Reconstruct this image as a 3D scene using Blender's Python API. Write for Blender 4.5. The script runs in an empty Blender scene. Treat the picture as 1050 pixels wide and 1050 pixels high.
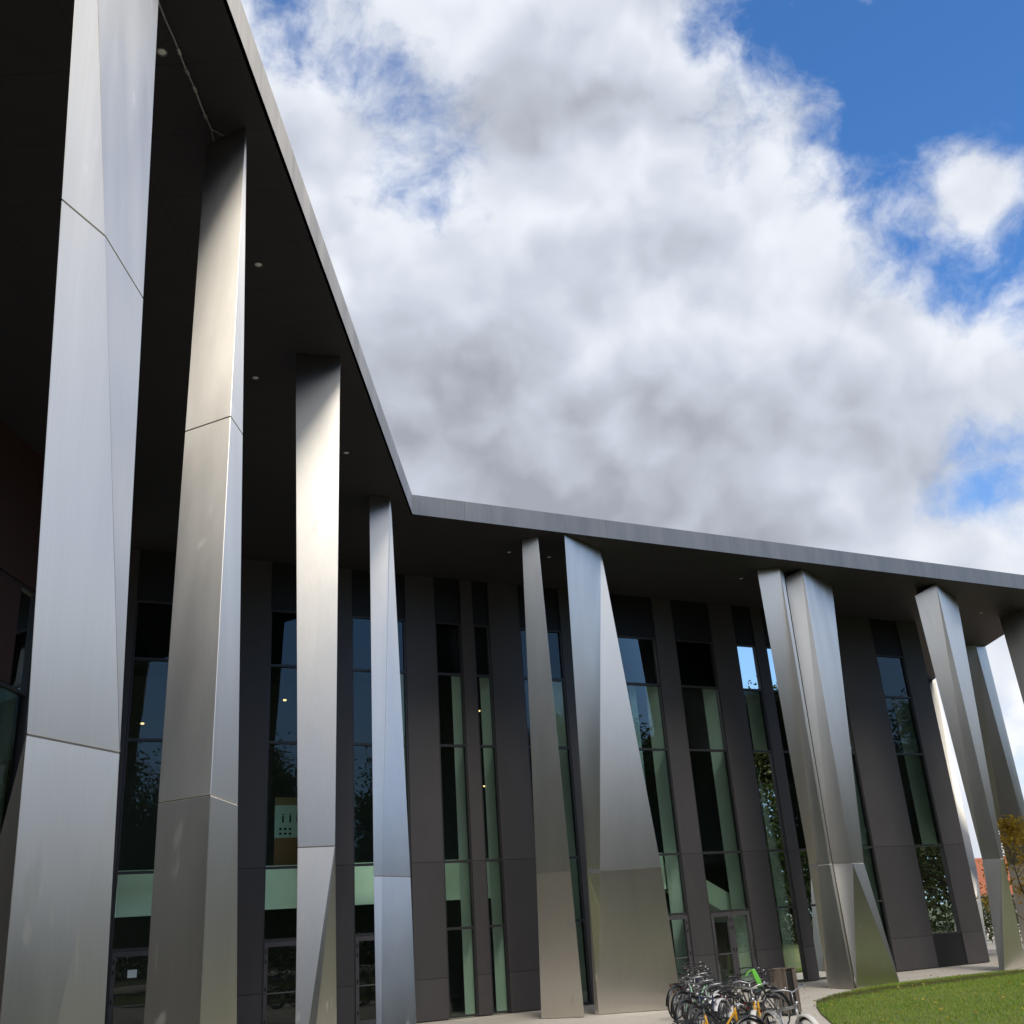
import bpy, bmesh, math, random
import numpy as np
from mathutils import Vector, Matrix
R = math.radians
rnd = random.Random(7)
SC = bpy.context.scene
COL = SC.collection

# ------------------------------------------------------------------ camera
CAM_H, CAM_F, PITCH, ROLL = 2.1, 1056.8, R(22.124), R(-3.913)
_cp, _sp, _cr, _sr = math.cos(PITCH), math.sin(PITCH), math.cos(ROLL), math.sin(ROLL)
_right = Vector((1, 0, 0)); _fwd = Vector((0, _cp, _sp)); _up = Vector((0, -_sp, _cp))
CR = _cr*_right + _sr*_up
CU = -_sr*_right + _cr*_up
CO = Vector((0, 0, CAM_H))
cam = bpy.data.cameras.new('camera')
cam.sensor_width = 36; cam.lens = 36*CAM_F/1050
cam.clip_start = 0.05; cam.clip_end = 4000
camo = bpy.data.objects.new('camera', cam); COL.objects.link(camo)
m = Matrix((CR, CU, -_fwd)).transposed().to_4x4(); m.translation = CO
camo.matrix_world = m
SC.camera = camo

# ------------------------------------------------------------------ sun, sky, exposure
SUN_AZ, SUN_EL = R(165), R(46)          # azimuth clockwise from +Y
sd = Vector((math.sin(SUN_AZ)*math.cos(SUN_EL), math.cos(SUN_AZ)*math.cos(SUN_EL), math.sin(SUN_EL)))
sl = bpy.data.lights.new('sun', 'SUN'); sl.energy = 1.5; sl.angle = R(18); sl.color = (1, .93, .82)
so = bpy.data.objects.new('sun', sl); COL.objects.link(so)
so.rotation_euler = (-sd).to_track_quat('-Z', 'Y').to_euler()
SC.view_settings.view_transform = 'Standard'; SC.view_settings.look = 'None'
SC.view_settings.exposure = .30; SC.view_settings.gamma = 1

class NT:
    """small helper to write node trees"""
    def __init__(s, tree): s.t = tree; s.n = tree.nodes; s.l = tree.links
    def new(s, typ, **kw):
        n = s.n.new(typ)
        for k, v in kw.items(): setattr(n, k, v)
        return n
    def put(s, sock, v):
        if isinstance(v, bpy.types.NodeSocket): s.l.new(v, sock)
        elif v is not None: sock.default_value = v
    def math(s, op, a, b=None, c=None, clamp=False):
        n = s.new('ShaderNodeMath', operation=op, use_clamp=clamp)
        for i, v in enumerate((a, b, c)): s.put(n.inputs[i], v)
        return n.outputs[0]
    def vec(s, op, a, b=None, scale=None):
        n = s.new('ShaderNodeVectorMath', operation=op)
        s.put(n.inputs[0], a)
        if b is not None: s.put(n.inputs[1], b)
        if scale is not None: s.put(n.inputs['Scale'], scale)
        return n.outputs['Value'] if op in ('DOT_PRODUCT', 'LENGTH') else n.outputs['Vector']
    def noise(s, vec, scale, detail=4, rough=.5, dist=0, lac=2.0):
        n = s.new('ShaderNodeTexNoise')
        s.put(n.inputs['Vector'], vec); n.inputs['Scale'].default_value = scale
        n.inputs['Detail'].default_value = detail; n.inputs['Roughness'].default_value = rough
        n.inputs['Distortion'].default_value = dist; n.inputs['Lacunarity'].default_value = lac
        return n.outputs['Fac'], n.outputs['Color']
    def mix(s, f, a, b):
        n = s.new('ShaderNodeMix', data_type='RGBA')
        s.put(n.inputs['Factor'], f); s.put(n.inputs['A'], a); s.put(n.inputs['B'], b)
        return [o for o in n.outputs if o.type == 'RGBA'][0]
    def smooth(s, v, a, b, c=0.0, d=1.0):
        n = s.new('ShaderNodeMapRange', interpolation_type='SMOOTHSTEP')
        s.put(n.inputs['Value'], v); n.inputs['From Min'].default_value = a; n.inputs['From Max'].default_value = b
        n.inputs['To Min'].default_value = c; n.inputs['To Max'].default_value = d
        return n.outputs[0]
    def ramp(s, v, stops):
        n = s.new('ShaderNodeValToRGB'); s.put(n.inputs[0], v)
        e = n.color_ramp.elements
        while len(e) < len(stops): e.new(.5)
        for el, (p, c) in zip(e, stops): el.position = p; el.color = (*c, 1)
        return n.outputs[0]
def _mixsock(n, k): return [i for i in n.inputs if i.name == k and i.type == 'RGBA'][0]
def rgba(c): return (c[0], c[1], c[2], 1)
def _mix(s, f, a, b):
    n = s.new('ShaderNodeMix', data_type='RGBA')
    s.put(n.inputs[0], f)
    for k, v in (('A', a), ('B', b)):
        if isinstance(v, (tuple, list)) and len(v) == 3: v = rgba(v)
        s.put(_mixsock(n, k), v)
    return [o for o in n.outputs if o.type == 'RGBA'][0]
NT.mix = _mix

W = bpy.data.worlds.new('World'); SC.world = W; W.use_nodes = True
W.cycles.sampling_method = 'MANUAL'; W.cycles.sample_map_resolution = 512
w = NT(W.node_tree); w.n.clear()
sky = w.new('ShaderNodeTexSky', sky_type='NISHITA')
sky.sun_disc = False; sky.sun_elevation = SUN_EL; sky.sun_rotation = SUN_AZ
sky.air_density = 1.0; sky.dust_density = .3; sky.ozone_density = 3.0; sky.altitude = 200
SKY_STRENGTH = .083
d = w.new('ShaderNodeTexCoord').outputs['Generated']
d = w.vec('NORMALIZE', d)
# cumulus cover: broad masses (directions of the individual clouds) broken up by fractal noise
BLOBS = [(-0.227, 0.6, 0.767, 82.6, 0.17), (-0.138, 0.615, 0.776, 82.6, -0.3), (-0.045, 0.625, 0.78, 82.6, 0.24), (0.05, 0.629, 0.776, 82.6, 0.51), (0.144, 0.627, 0.765, 82.6, -0.06), (0.235, 0.621, 0.748, 82.6, -0.36), (0.32, 0.609, 0.726, 82.6, 0.06), (0.399, 0.594, 0.699, 82.6, -0.22), (-0.243, 0.658, 0.713, 82.6, -0.19), (-0.15, 0.675, 0.722, 82.6, -0.46), (-0.054, 0.686, 0.725, 82.6, 0.12), (0.045, 0.691, 0.721, 82.6, 0.04), (0.326, 0.667, 0.67, 82.6, -0.07), (0.408, 0.648, 0.643, 82.6, -0.56), (-0.257, 0.716, 0.649, 82.6, 0.13), (-0.162, 0.735, 0.658, 82.6, 0.21), (-0.062, 0.748, 0.661, 82.6, 0.28), (0.04, 0.753, 0.656, 82.6, -0.45), (0.142, 0.751, 0.645, 82.6, -0.11), (0.239, 0.74, 0.628, 82.6, 0.18), (0.331, 0.724, 0.606, 82.6, -0.14), (0.414, 0.702, 0.579, 82.6, -0.67), (-0.27, 0.771, 0.577, 82.6, 0.19), (-0.174, 0.793, 0.584, 82.6, 0.16), (-0.071, 0.807, 0.586, 82.6, 0.3), (0.034, 0.813, 0.582, 82.6, 0.14), (0.139, 0.809, 0.571, 82.6, 0.09), (0.239, 0.797, 0.554, 82.6, 0.31), (0.333, 0.778, 0.532, 82.6, 0.51), (0.418, 0.754, 0.508, 82.6, -0.41), (-0.282, 0.822, 0.496, 82.6, 0.08), (-0.184, 0.845, 0.502, 82.6, -0.24), (-0.079, 0.861, 0.502, 82.6, -0.12), (0.028, 0.867, 0.497, 82.6, 0.24), (0.134, 0.863, 0.487, 82.6, -0.13), (0.237, 0.85, 0.471, 82.6, -0.17), (0.332, 0.828, 0.451, 82.6, 0.45), (0.418, 0.801, 0.429, 82.6, -0.24), (-0.291, 0.866, 0.408, 82.6, 0.38), (-0.192, 0.891, 0.412, 82.6, 0.34), (-0.087, 0.907, 0.411, 82.6, 0.13), (0.021, 0.914, 0.406, 82.6, 0.28), (0.129, 0.909, 0.396, 82.6, 0.26), (0.328, 0.872, 0.364, 82.6, 0.32), (0.414, 0.842, 0.344, 82.6, 0.19), (0.414, 0.81, 0.415, 493.8, 0.83), (-0.065, 0.77, 0.635, 493.8, -0.76), (-0.024, 0.689, 0.725, 493.8, -0.31), (0.416, 0.83, 0.372, 493.8, -0.93), (0.078, 0.789, 0.61, 493.8, 0.07), (0.419, 0.713, 0.563, 493.8, 1.05), (-0.013, 0.712, 0.702, 493.8, -0.27), (0.226, 0.707, 0.67, 493.8, -0.06), (0.316, 0.74, 0.594, 493.8, -0.12)]
_, wcol = w.noise(d, 4.0, 4, .5)
wv = w.vec('SUBTRACT', wcol, (.5, .5, .5))
dw = w.vec('ADD', d, w.vec('SCALE', wv, scale=.10))
_, wcol2 = w.noise(d, 15.0, 5, .55)
dn = w.vec('NORMALIZE', dw)
dw2 = w.vec('ADD', dw, w.vec('SCALE', w.vec('SUBTRACT', wcol2, (.5, .5, .5)), scale=.035))
F = None
for x, y, z, k, a in BLOBS:
    g = w.math('EXPONENT', w.math('MULTIPLY_ADD', w.vec('DOT_PRODUCT', dn, (x, y, z)), k, -k))
    F = w.math('MULTIPLY_ADD', g, a, .3 if F is None else F)
for az_, el_, k, a in ((50, 30, 26, -.30), (62, 66, 10, .7), (112, 14, 14, -1.0), (140, 10, 16, -.9), (75, 40, 10, .25), (165, 34, 6, .6), (245, 30, 5, .3)):
    a_, e_ = R(az_), R(el_); v_ = (math.sin(a_)*math.cos(e_), math.cos(a_)*math.cos(e_), math.sin(e_))
    g = w.math('EXPONENT', w.math('MULTIPLY_ADD', w.vec('DOT_PRODUCT', dn, v_), k, -k))
    F = w.math('MULTIPLY_ADD', g, a, F)
F = w.math('MINIMUM', w.math('MAXIMUM', F, -.9), .85)
def puffs(v, scale, detail):
    n = w.new('ShaderNodeTexVoronoi', feature='F1', normalize=True)
    w.put(n.inputs['Vector'], v); n.inputs['Scale'].default_value = scale; n.inputs['Detail'].default_value = detail
    n.inputs['Roughness'].default_value = .55; n.inputs['Lacunarity'].default_value = 2.3
    return w.math('SUBTRACT', 1.0, n.outputs['Distance'])
n1, _ = w.noise(dw2, 7.0, 10, .62)
up = (.004, -.018, .030)
p1 = puffs(dw2, 9.0, 2.0)
p2 = puffs(w.vec('ADD', dw2, up), 9.0, 1.0)
r1, _ = w.noise(dw2, 5.0, 4, .5)
r2, _ = w.noise(w.vec('ADD', dw2, (.008, -.03, .05)), 5.0, 3, .5)
nb, _ = w.noise(d, 2.2, 3, .5)
D = w.math('MULTIPLY_ADD', w.math('SUBTRACT', n1, .5), 2.3, F)
D = w.math('MULTIPLY_ADD', w.math('SUBTRACT', p1, .62), 1.0, D)
far = w.smooth(w.vec('DOT_PRODUCT', d, (.1, .85, .5)), .45, .80, 1.3, 0.0)
D = w.math('ADD', D, w.math('MULTIPLY', w.math('SUBTRACT', nb, .50), far))
alpha = w.smooth(D, -.14, .48)
relief = w.math('ADD', w.math('MULTIPLY', w.math('SUBTRACT', p1, p2), .50), w.math('MULTIPLY', w.math('SUBTRACT', r1, r2), .80))
relief = w.math('MULTIPLY_ADD', w.math('SUBTRACT', n1, .5), .22, w.math('MULTIPLY', relief, 1.2))
edge = w.smooth(D, .35, 1.3, .05, -.03)
G = 0.0
for x, y, z, k, a in ((.002, .885, .450, 70, .30), (-.06, .875, .47, 120, .10), (.10, .885, .445, 90, .13), (.297, .866, .403, 100, .13), (.2, .86, .44, 60, .05),
                      (-.07, .742, .667, 90, .07), (.089, .747, .658, 120, .09), (.15, .75, .62, 200, .05), (.283, .836, .47, 250, -.05), (.077, .791, .606, 300, -.12), (-.126, .707, .696, 200, -.04), (-.1, .8, .59, 150, -.06)):
    g = w.math('EXPONENT', w.math('MULTIPLY_ADD', w.vec('DOT_PRODUCT', dn, (x, y, z)), k, -k))
    G = w.math('MULTIPLY_ADD', g, a, G)
br = w.math('SUBTRACT', w.math('ADD', w.math('ADD', .79, edge), relief), G, clamp=True)
br = w.math('MAXIMUM', br, .42)
cc = w.ramp(br, [(0, (0, 0, 0)), (.40, (.30, .315, .355)), (.70, (.53, .56, .62)), (.92, (.73, .75, .785)), (1.0, (.83, .835, .835))])
skyc = w.vec('MULTIPLY', sky.outputs[0], (SKY_STRENGTH*.85, SKY_STRENGTH*1.5, SKY_STRENGTH*2.1))
# clouds stand brighter towards the sun; the clear sky pales towards the horizon
glow = w.math('EXPONENT', w.math('MULTIPLY_ADD', w.vec('DOT_PRODUCT', d, tuple(sd)), 5.0, -5.0))
cc = w.vec('MULTIPLY', w.vec('SCALE', cc, scale=w.math('MULTIPLY_ADD', glow, 1.0, .98)), w.mix(w.math('MULTIPLY', glow, 2.0, clamp=True), (.985, 1.0, 1.03), (1.0, .99, .97)))
zz_ = w.new('ShaderNodeSeparateXYZ'); w.put(zz_.inputs[0], d)
skyc = w.mix(w.smooth(zz_.outputs['Z'], .02, .55, .66, 0.0), skyc, (.36, .47, .63))
outc = w.mix(alpha, skyc, cc)
bg = w.new('ShaderNodeBackground'); w.l.new(outc, bg.inputs['Color']); bg.inputs['Strength'].default_value = 1.0
wo = w.new('ShaderNodeOutputWorld'); w.l.new(bg.outputs[0], wo.inputs['Surface'])

# ------------------------------------------------------------------ geometry helpers
class Fr:
    """a wall's own frame: s along it, w out of it, z up"""
    def __init__(f, o, az):
        a = R(az); f.o = Vector((o[0], o[1], 0)); f.d = Vector((math.sin(a), math.cos(a), 0)); f.n = Vector((f.d.y, -f.d.x, 0))
    def __call__(f, s, w_, z): return f.o + f.d*s + f.n*w_ + Vector((0, 0, z))
FM = Fr((-13.39, 25.36), 62.17)                       # main facade
def ray(u, v): return (CR*(u-525) + CU*(525-v) + _fwd*CAM_F).normalized()
def pz(u, v, z): r = ray(u, v); return CO + r*((z-CAM_H)/r.z)                 # sight line meets a level
def pw(u, v, w_):                                                            # sight line meets a plane parallel to the facade
    r = ray(u, v); return CO + r*(((FM.o + FM.n*w_ - CO).dot(FM.n))/r.dot(FM.n))
def pyz(u, y, z):                                                            # known y and height: find x
    v = CR*CAM_F - _fwd*(u-525); return Vector((-(v.y*y + v.z*(z-CAM_H))/v.x, y, z))

class MB:
    def __init__(s): s.bm = bmesh.new()
    def verts(s, ps): return [s.bm.verts.new(p) for p in ps]
    def face(s, ps):
        return s.bm.faces.new(s.verts(ps))
    def hull8(s, c):                                   # c: 4 bottom then 4 top corners
        v = s.verts(c)
        for q in ((0, 1, 2, 3), (4, 5, 6, 7), (0, 1, 5, 4), (1, 2, 6, 5), (2, 3, 7, 6), (3, 0, 4, 7)): s.bm.faces.new([v[i] for i in q])
        return s
    def box(s, c, size, rz=0, tilt=None):
        M = Matrix.Rotation(rz, 3, 'Z')
        if tilt is not None: M = tilt
        c = Vector(c); x, y, z = [k/2 for k in size]
        return s.hull8([c + M @ Vector(p) for p in ((-x, -y, -z), (x, -y, -z), (x, y, -z), (-x, y, -z), (-x, -y, z), (x, -y, z), (x, y, z), (-x, y, z))])
    def fbox(s, f, s0, s1, w0, w1, z0, z1):
        return s.hull8([f(s0, w0, z0), f(s1, w0, z0), f(s1, w1, z0), f(s0, w1, z0), f(s0, w0, z1), f(s1, w0, z1), f(s1, w1, z1), f(s0, w1, z1)])
    def prism(s, poly, z0, z1):
        a = s.verts([(p[0], p[1], z0) for p in poly]); b = s.verts([(p[0], p[1], z1) for p in poly])
        s.bm.faces.new(a); s.bm.faces.new(b); n = len(poly)
        for i in range(n): s.bm.faces.new((a[i], a[(i+1) % n], b[(i+1) % n], b[i]))
        return s
    def tube(s, pts, r, seg=7, closed=False, r1=None):
        pts = [Vector(p) for p in pts]; rings = []; n = len(pts)
        for i, p in enumerate(pts):
            t = (pts[(i+1) % n] - pts[i-1]) if closed else (pts[min(i+1, n-1)] - pts[max(i-1, 0)])
            if t.length < 1e-9: t = Vector((0, 0, 1))
            t.normalize()
            a = t.cross(Vector((0, 0, 1)) if abs(t.z) < .93 else Vector((0, 1, 0))).normalized(); b = t.cross(a)
            rr = r if r1 is None else r + (r1-r)*i/max(n-1, 1)
            rings.append(s.verts([p + a*rr*math.cos(2*math.pi*k/seg) + b*rr*math.sin(2*math.pi*k/seg) for k in range(seg)]))
        for i in range(n if closed else n-1):
            A, B = rings[i], rings[(i+1) % n]
            for k in range(seg): s.bm.faces.new((A[k], A[(k+1) % seg], B[(k+1) % seg], B[k]))
        if not closed:
            s.bm.faces.new(rings[0]); s.bm.faces.new(rings[-1])
        return s
    def lathe(s, prof, c=(0, 0, 0), seg=20, axis='Z'):
        c = Vector(c); rings = []
        for r, h in prof:
            ring = []
            for k in range(seg):
                a = 2*math.pi*k/seg; x, y = r*math.cos(a), r*math.sin(a)
                ring.append(c + (Vector((x, y, h)) if axis == 'Z' else Vector((x, h, y))))
            rings.append(s.verts(ring))
        for A, B in zip(rings, rings[1:]):
            for k in range(seg): s.bm.faces.new((A[k], A[(k+1) % seg], B[(k+1) % seg], B[k]))
        return s
    def build(s, name, mat, parent=None, smooth=False, bevel=0, merge=False, loc=None):
        bm = s.bm
        if merge:
            bmesh.ops.remove_doubles(bm, verts=bm.verts, dist=1e-4)
            bmesh.ops.dissolve_degenerate(bm, edges=bm.edges, dist=1e-4)
        bmesh.ops.recalc_face_normals(bm, faces=bm.faces)
        if bevel:
            es = [e for e in bm.edges if len(e.link_faces) == 2 and e.calc_face_angle(0) > .2]
            bmesh.ops.bevel(bm, geom=es, offset=bevel, segments=1, affect='EDGES', profile=.5)
        if loc is not None: bmesh.ops.translate(bm, verts=bm.verts, vec=-Vector(loc))
        me = bpy.data.meshes.new(name); bm.to_mesh(me); bm.free()
        for mt in (mat if isinstance(mat, (list, tuple)) else [mat]): me.materials.append(mt)
        if smooth:
            for p in me.polygons: p.use_smooth = True
        o = bpy.data.objects.new(name, me); COL.objects.link(o)
        if loc is not None: o.location = loc
        if parent is not None:
            o.parent = parent
            if loc is None: o.matrix_parent_inverse = parent.matrix_basis.inverted()
            else: o.location = Vector(loc) - parent.location
        return o
def tag(o, label=None, cat=None, group=None, kind=None):
    for k, v in (('label', label), ('category', cat), ('group', group), ('kind', kind)):
        if v: o[k] = v
    return o
def empty(name, loc, rz=0):
    o = bpy.data.objects.new(name, None); COL.objects.link(o)
    o.location = loc; o.rotation_euler = (0, 0, rz); o.empty_display_size = .3
    o.matrix_basis  # location is used through matrix_basis by children
    return o
def copy_tree(o, parent=None):
    c = o.copy(); COL.objects.link(c)
    if parent is not None: c.parent = parent
    for ch in list(o.children): copy_tree(ch, c)
    return c

# ------------------------------------------------------------------ materials
def mat(name):
    M = bpy.data.materials.new(name); M.use_nodes = True
    t = NT(M.node_tree); t.n.clear()
    out = t.new('ShaderNodeOutputMaterial')
    return M, t, out
def principled(t, out, **kw):
    b = t.new('ShaderNodeBsdfPrincipled'); t.l.new(b.outputs[0], out.inputs['Surface'])
    for k, v in kw.items():
        k = k.replace('_', ' ')
        if isinstance(v, (tuple, list)) and len(v) == 3 and b.inputs[k].type == 'RGBA': v = rgba(v)
        t.put(b.inputs[k], v)
    return b
def bump(t, h, strength=.2, dist=.01):
    n = t.new('ShaderNodeBump'); n.inputs['Strength'].default_value = strength; n.inputs['Distance'].default_value = dist
    t.put(n.inputs['Height'], h); return n.outputs[0]
def objco(t): return t.new('ShaderNodeTexCoord').outputs['Object']
def worldco(t): return t.new('ShaderNodeNewGeometry').outputs['Position']
def scaled(t, v, s): return t.vec('MULTIPLY', v, s)

def simple(name, col, rough=.5, metal=0.0, var=.12, scale=6.0, bumps=0.0, spec=.5):
    M, t, out = mat(name)
    p = objco(t); f, _ = t.noise(p, scale, 5, .6)
    k = t.math('MULTIPLY_ADD', t.math('SUBTRACT', f, .5), 2*var, 1.0)
    c = t.vec('SCALE', tuple(col), scale=k)
    b = principled(t, out, Base_Color=c, Roughness=t.math('MULTIPLY_ADD', f, .15, rough-.07), Metallic=metal)
    b.inputs['Specular IOR Level'].default_value = spec
    if bumps: t.put(b.inputs['Normal'], bump(t, t.noise(p, scale*8, 4, .6)[0], bumps, .005))
    return M

def steel(name, base=.60, rough=.42, seed=0.0, tint=(1.0, .962, .895), aniso=.97):
    """vertically brushed stainless steel sheet: wide reflection across the brushing, dents, dried drips"""
    M, t, out = mat(name)
    p = t.vec('ADD', worldco(t), (seed*7.1, seed*3.3, 0))
    streak, _ = t.noise(scaled(t, p, (55, 55, .35)), 1.0, 4, .6)
    broad, _ = t.noise(scaled(t, p, (2.2, 2.2, .35)), 1.0, 3, .5)
    dent, _ = t.noise(scaled(t, p, (1.1, 1.1, .5)), 1.0, 2, .5)
    spots, _ = t.noise(scaled(t, p, (3.0, 3.0, 1.4)), 1.0, 3, .65)
    z = t.new('ShaderNodeSeparateXYZ'); t.put(z.inputs[0], worldco(t)); z = z.outputs['Z']
    low = t.smooth(z, .2, 4.5, 1.0, 0.15)
    drip, _ = t.noise(scaled(t, p, (16, 16, 1.1)), 1.0, 3, .6)
    mark = t.math('MULTIPLY', t.math('MAXIMUM', t.smooth(spots, .64, .72), t.math('MULTIPLY', t.smooth(drip, .66, .76), .8)), low)
    k = t.math('MULTIPLY_ADD', t.math('SUBTRACT', streak, .5), .10, base)
    k = t.math('MULTIPLY_ADD', t.math('SUBTRACT', broad, .5), .16, k)
    k = t.math('MULTIPLY_ADD', mark, .14, k)
    col = t.vec('MULTIPLY', t.new('ShaderNodeCombineXYZ').outputs[0], (1, 1, 1))
    cx = col.node.inputs[0].links[0].from_node
    for i, g in enumerate(tint): t.put(cx.inputs[i], t.math('MULTIPLY', k, g))
    tan = t.vec('NORMALIZE', t.vec('CROSS_PRODUCT', (0, 0, 1), t.new('ShaderNodeNewGeometry').outputs['True Normal']))
    b = principled(t, out, Base_Color=col, Metallic=1.0,
                   Roughness=t.math('ADD', t.math('MULTIPLY_ADD', t.math('SUBTRACT', broad, .5), .14, rough), t.math('MULTIPLY', mark, .30)),
                   Anisotropic=aniso)
    t.put(b.inputs['Tangent'], tan)
    h = t.math('ADD', t.math('MULTIPLY', dent, 1.0), t.math('MULTIPLY', streak, .004))
    t.put(b.inputs['Normal'], bump(t, h, .35, .02))
    return M

def cladding(name, col):
    M, t, out = mat(name)
    p = worldco(t)
    f, _ = t.noise(p, .9, 4, .6); g, _ = t.noise(scaled(t, p, (9, 9, .5)), 1.0, 4, .6)
    isl = t.new('ShaderNodeNewGeometry').outputs['Random Per Island']
    k = t.math('ADD', t.math('MULTIPLY_ADD', t.math('SUBTRACT', f, .5), .25, t.math('MULTIPLY_ADD', isl, .16, .92)), t.math('MULTIPLY', t.math('SUBTRACT', g, .5), .22))
    c = t.vec('SCALE', tuple(col), scale=k)
    b = principled(t, out, Base_Color=c, Roughness=t.math('MULTIPLY_ADD', g, .2, .42))
    b.inputs['Specular IOR Level'].default_value = .35
    return M

def glass(name, tint, refl=1.0):
    M, t, out = mat(name)
    p = worldco(t)
    nz, _ = t.noise(p, .55, 2, .5)
    nrm = bump(t, nz, .10, .02)
    fr = t.new('ShaderNodeFresnel'); fr.inputs['IOR'].default_value = 1.54; t.put(fr.inputs['Normal'], nrm)
    fac = t.math('MULTIPLY', fr.outputs[0], refl, clamp=True)
    tr = t.new('ShaderNodeBsdfTransparent'); tr.inputs[0].default_value = rgba(tint)
    gl = t.new('ShaderNodeBsdfGlossy'); gl.inputs['Roughness'].default_value = 0.0; gl.inputs['Color'].default_value = (.95, 1, .97, 1)
    t.put(gl.inputs['Normal'], nrm)
    mx = t.new('ShaderNodeMixShader'); t.put(mx.inputs[0], fac); t.l.new(tr.outputs[0], mx.inputs[1]); t.l.new(gl.outputs[0], mx.inputs[2])
    t.l.new(mx.outputs[0], out.inputs['Surface'])
    return M

def soffit_mat():
    M, t, out = mat('soffit_board')
    p = worldco(t); sx = t.new('ShaderNodeSeparateXYZ'); t.put(sx.inputs[0], p)
    def line(v, pitch, wd):
        a = t.math('ABSOLUTE', t.math('SUBTRACT', t.math('FRACT', t.math('DIVIDE', v, pitch)), .5))
        return t.smooth(a, .5-wd/pitch, .5-wd/pitch*.4)
    l = t.math('MAXIMUM', line(sx.outputs['Y'], 1.25, .012), line(sx.outputs['X'], 2.5, .010))
    f, _ = t.noise(p, 1.2, 4, .6)
    k = t.math('MULTIPLY_ADD', t.math('SUBTRACT', f, .5), .3, 1.0)
    c = t.mix(t.math('MULTIPLY', l, .6), t.vec('SCALE', (.032, .030, .034), scale=k), (.012, .011, .012))
    b = principled(t, out, Base_Color=c, Roughness=.6)
    b.inputs['Specular IOR Level'].default_value = .25
    return M

def emit(name, col, strength):
    M, t, out = mat(name)
    e = t.new('ShaderNodeEmission'); e.inputs[0].default_value = rgba(col); e.inputs[1].default_value = strength
    t.l.new(e.outputs[0], out.inputs['Surface']); return M

M_STEEL = [steel('brushed_steel', .70, .42, 0), steel('brushed_steel_dull', .70, .45, 2), steel('brushed_steel_bright', .73, .41, 5), steel('brushed_steel_satin', .64, .50, 3), steel('brushed_steel_near', .74, .33, 4, aniso=.88)]
M_FASCIA = steel('fascia_steel', .28, .50, 9, (1.0, .96, .91))
M_SOFFIT = soffit_mat()
M_CLAD = cladding('dark_cladding', (.057, .053, .055))
M_CLADD = cladding('black_infill', (.012, .012, .014))
M_FRAME = simple('window_aluminium', (.028, .028, .030), .4, 0, .1)
M_FRAMEL = simple('window_aluminium_grey', (.10, .10, .105), .4, 0, .1)
M_GLASS = glass('green_glazing', (.80, .99, .86), 1.0)
M_GLASSU = glass('spandrel_glazing', (.30, .38, .38), 1.0)
M_REVEAL = simple('reveal_plaster', (.92, .93, .90), .8, 0, .05, 2)
M_BULK = simple('bulkhead_plaster', (.88, .90, .84), .8, 0, .05, 1)
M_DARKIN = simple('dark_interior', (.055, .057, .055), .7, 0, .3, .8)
M_MAROON = simple('maroon_panel', (.036, .012, .012), .6, 0, .2, 1)
M_BLACK = simple('black_core', (.008, .008, .008), .8, 0, .05)

# ------------------------------------------------------------------ ground
H = 12.69
def plaza_mat():
    M, t, out = mat('plaza_concrete')
    p = worldco(t)
    f, _ = t.noise(p, .5, 5, .6); g, _ = t.noise(p, 14, 4, .7); st, _ = t.noise(p, 2.2, 5, .7)
    k = t.math('ADD', t.math('MULTIPLY_ADD', t.math('SUBTRACT', f, .5), .22, 1.0), t.math('MULTIPLY', t.math('SUBTRACT', g, .5), .18))
    c = t.vec('SCALE', (.50, .455, .395), scale=k)
    c = t.mix(t.math('MULTIPLY', t.smooth(st, .56, .72), .35), c, (.26, .24, .215))
    rel = t.vec('SUBTRACT', p, tuple(FM.o))
    s_ = t.vec('DOT_PRODUCT', rel, tuple(FM.d)); w_ = t.vec('DOT_PRODUCT', rel, tuple(FM.n))
    def line(v, pitch, wd):
        a = t.math('ABSOLUTE', t.math('SUBTRACT', t.math('FRACT', t.math('DIVIDE', v, pitch)), .5))
        return t.smooth(a, .5-wd/pitch, .5-wd/pitch*.5)
    l = t.math('MAXIMUM', line(s_, 3.0, .014), line(w_, 2.5, .014))
    c = t.mix(t.math('MULTIPLY', l, .65), c, (.10, .09, .08))
    b = principled(t, out, Base_Color=c, Roughness=.82)
    t.put(b.inputs['Normal'], bump(t, g, .25, .004))
    return M
def soil_mat():
    M, t, out = mat('lawn_soil')
    p = worldco(t); f, _ = t.noise(p, .7, 5, .65); g, _ = t.noise(p, 22, 4, .7)
    c = t.mix(t.smooth(f, .35, .65), (.115, .145, .04), (.16, .175, .06))
    c = t.mix(t.math('MULTIPLY', t.smooth(g, .45, .75), .5), c, (.05, .045, .02))
    b = principled(t, out, Base_Color=c, Roughness=.95)
    t.put(b.inputs['Normal'], bump(t, g, .6, .03)); return M
M_PLAZA = plaza_mat(); M_SOIL = soil_mat()
M_FARGROUND, _t, _o = mat('far_ground')
_f, _ = _t.noise(worldco(_t), .05, 4, .6)
principled(_t, _o, Base_Color=_t.mix(_f, (.07, .095, .03), (.12, .12, .06)), Roughness=.95)

g = MB(); g.face([(-1500, -1500, -.03), (1500, -1500, -.03), (1500, 1500, -.03), (-1500, 1500, -.03)])
tag(g.build('ground', M_FARGROUND), kind='structure')
LAWN = [(6.35, 27.0), (6.75, 28.6), (7.5, 30.0), (8.6, 31.5), (10.2, 32.95)]
e0 = FM(24.6, 4.3, 0)
# pavement: under the building, along its front and round the bicycles
g = MB()
g.face([(-40, -30, 0), (60, -30, 0), (60, 80, 0), (-40, 80, 0)])
tag(g.build('pavement', M_PLAZA), kind='structure')

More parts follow.
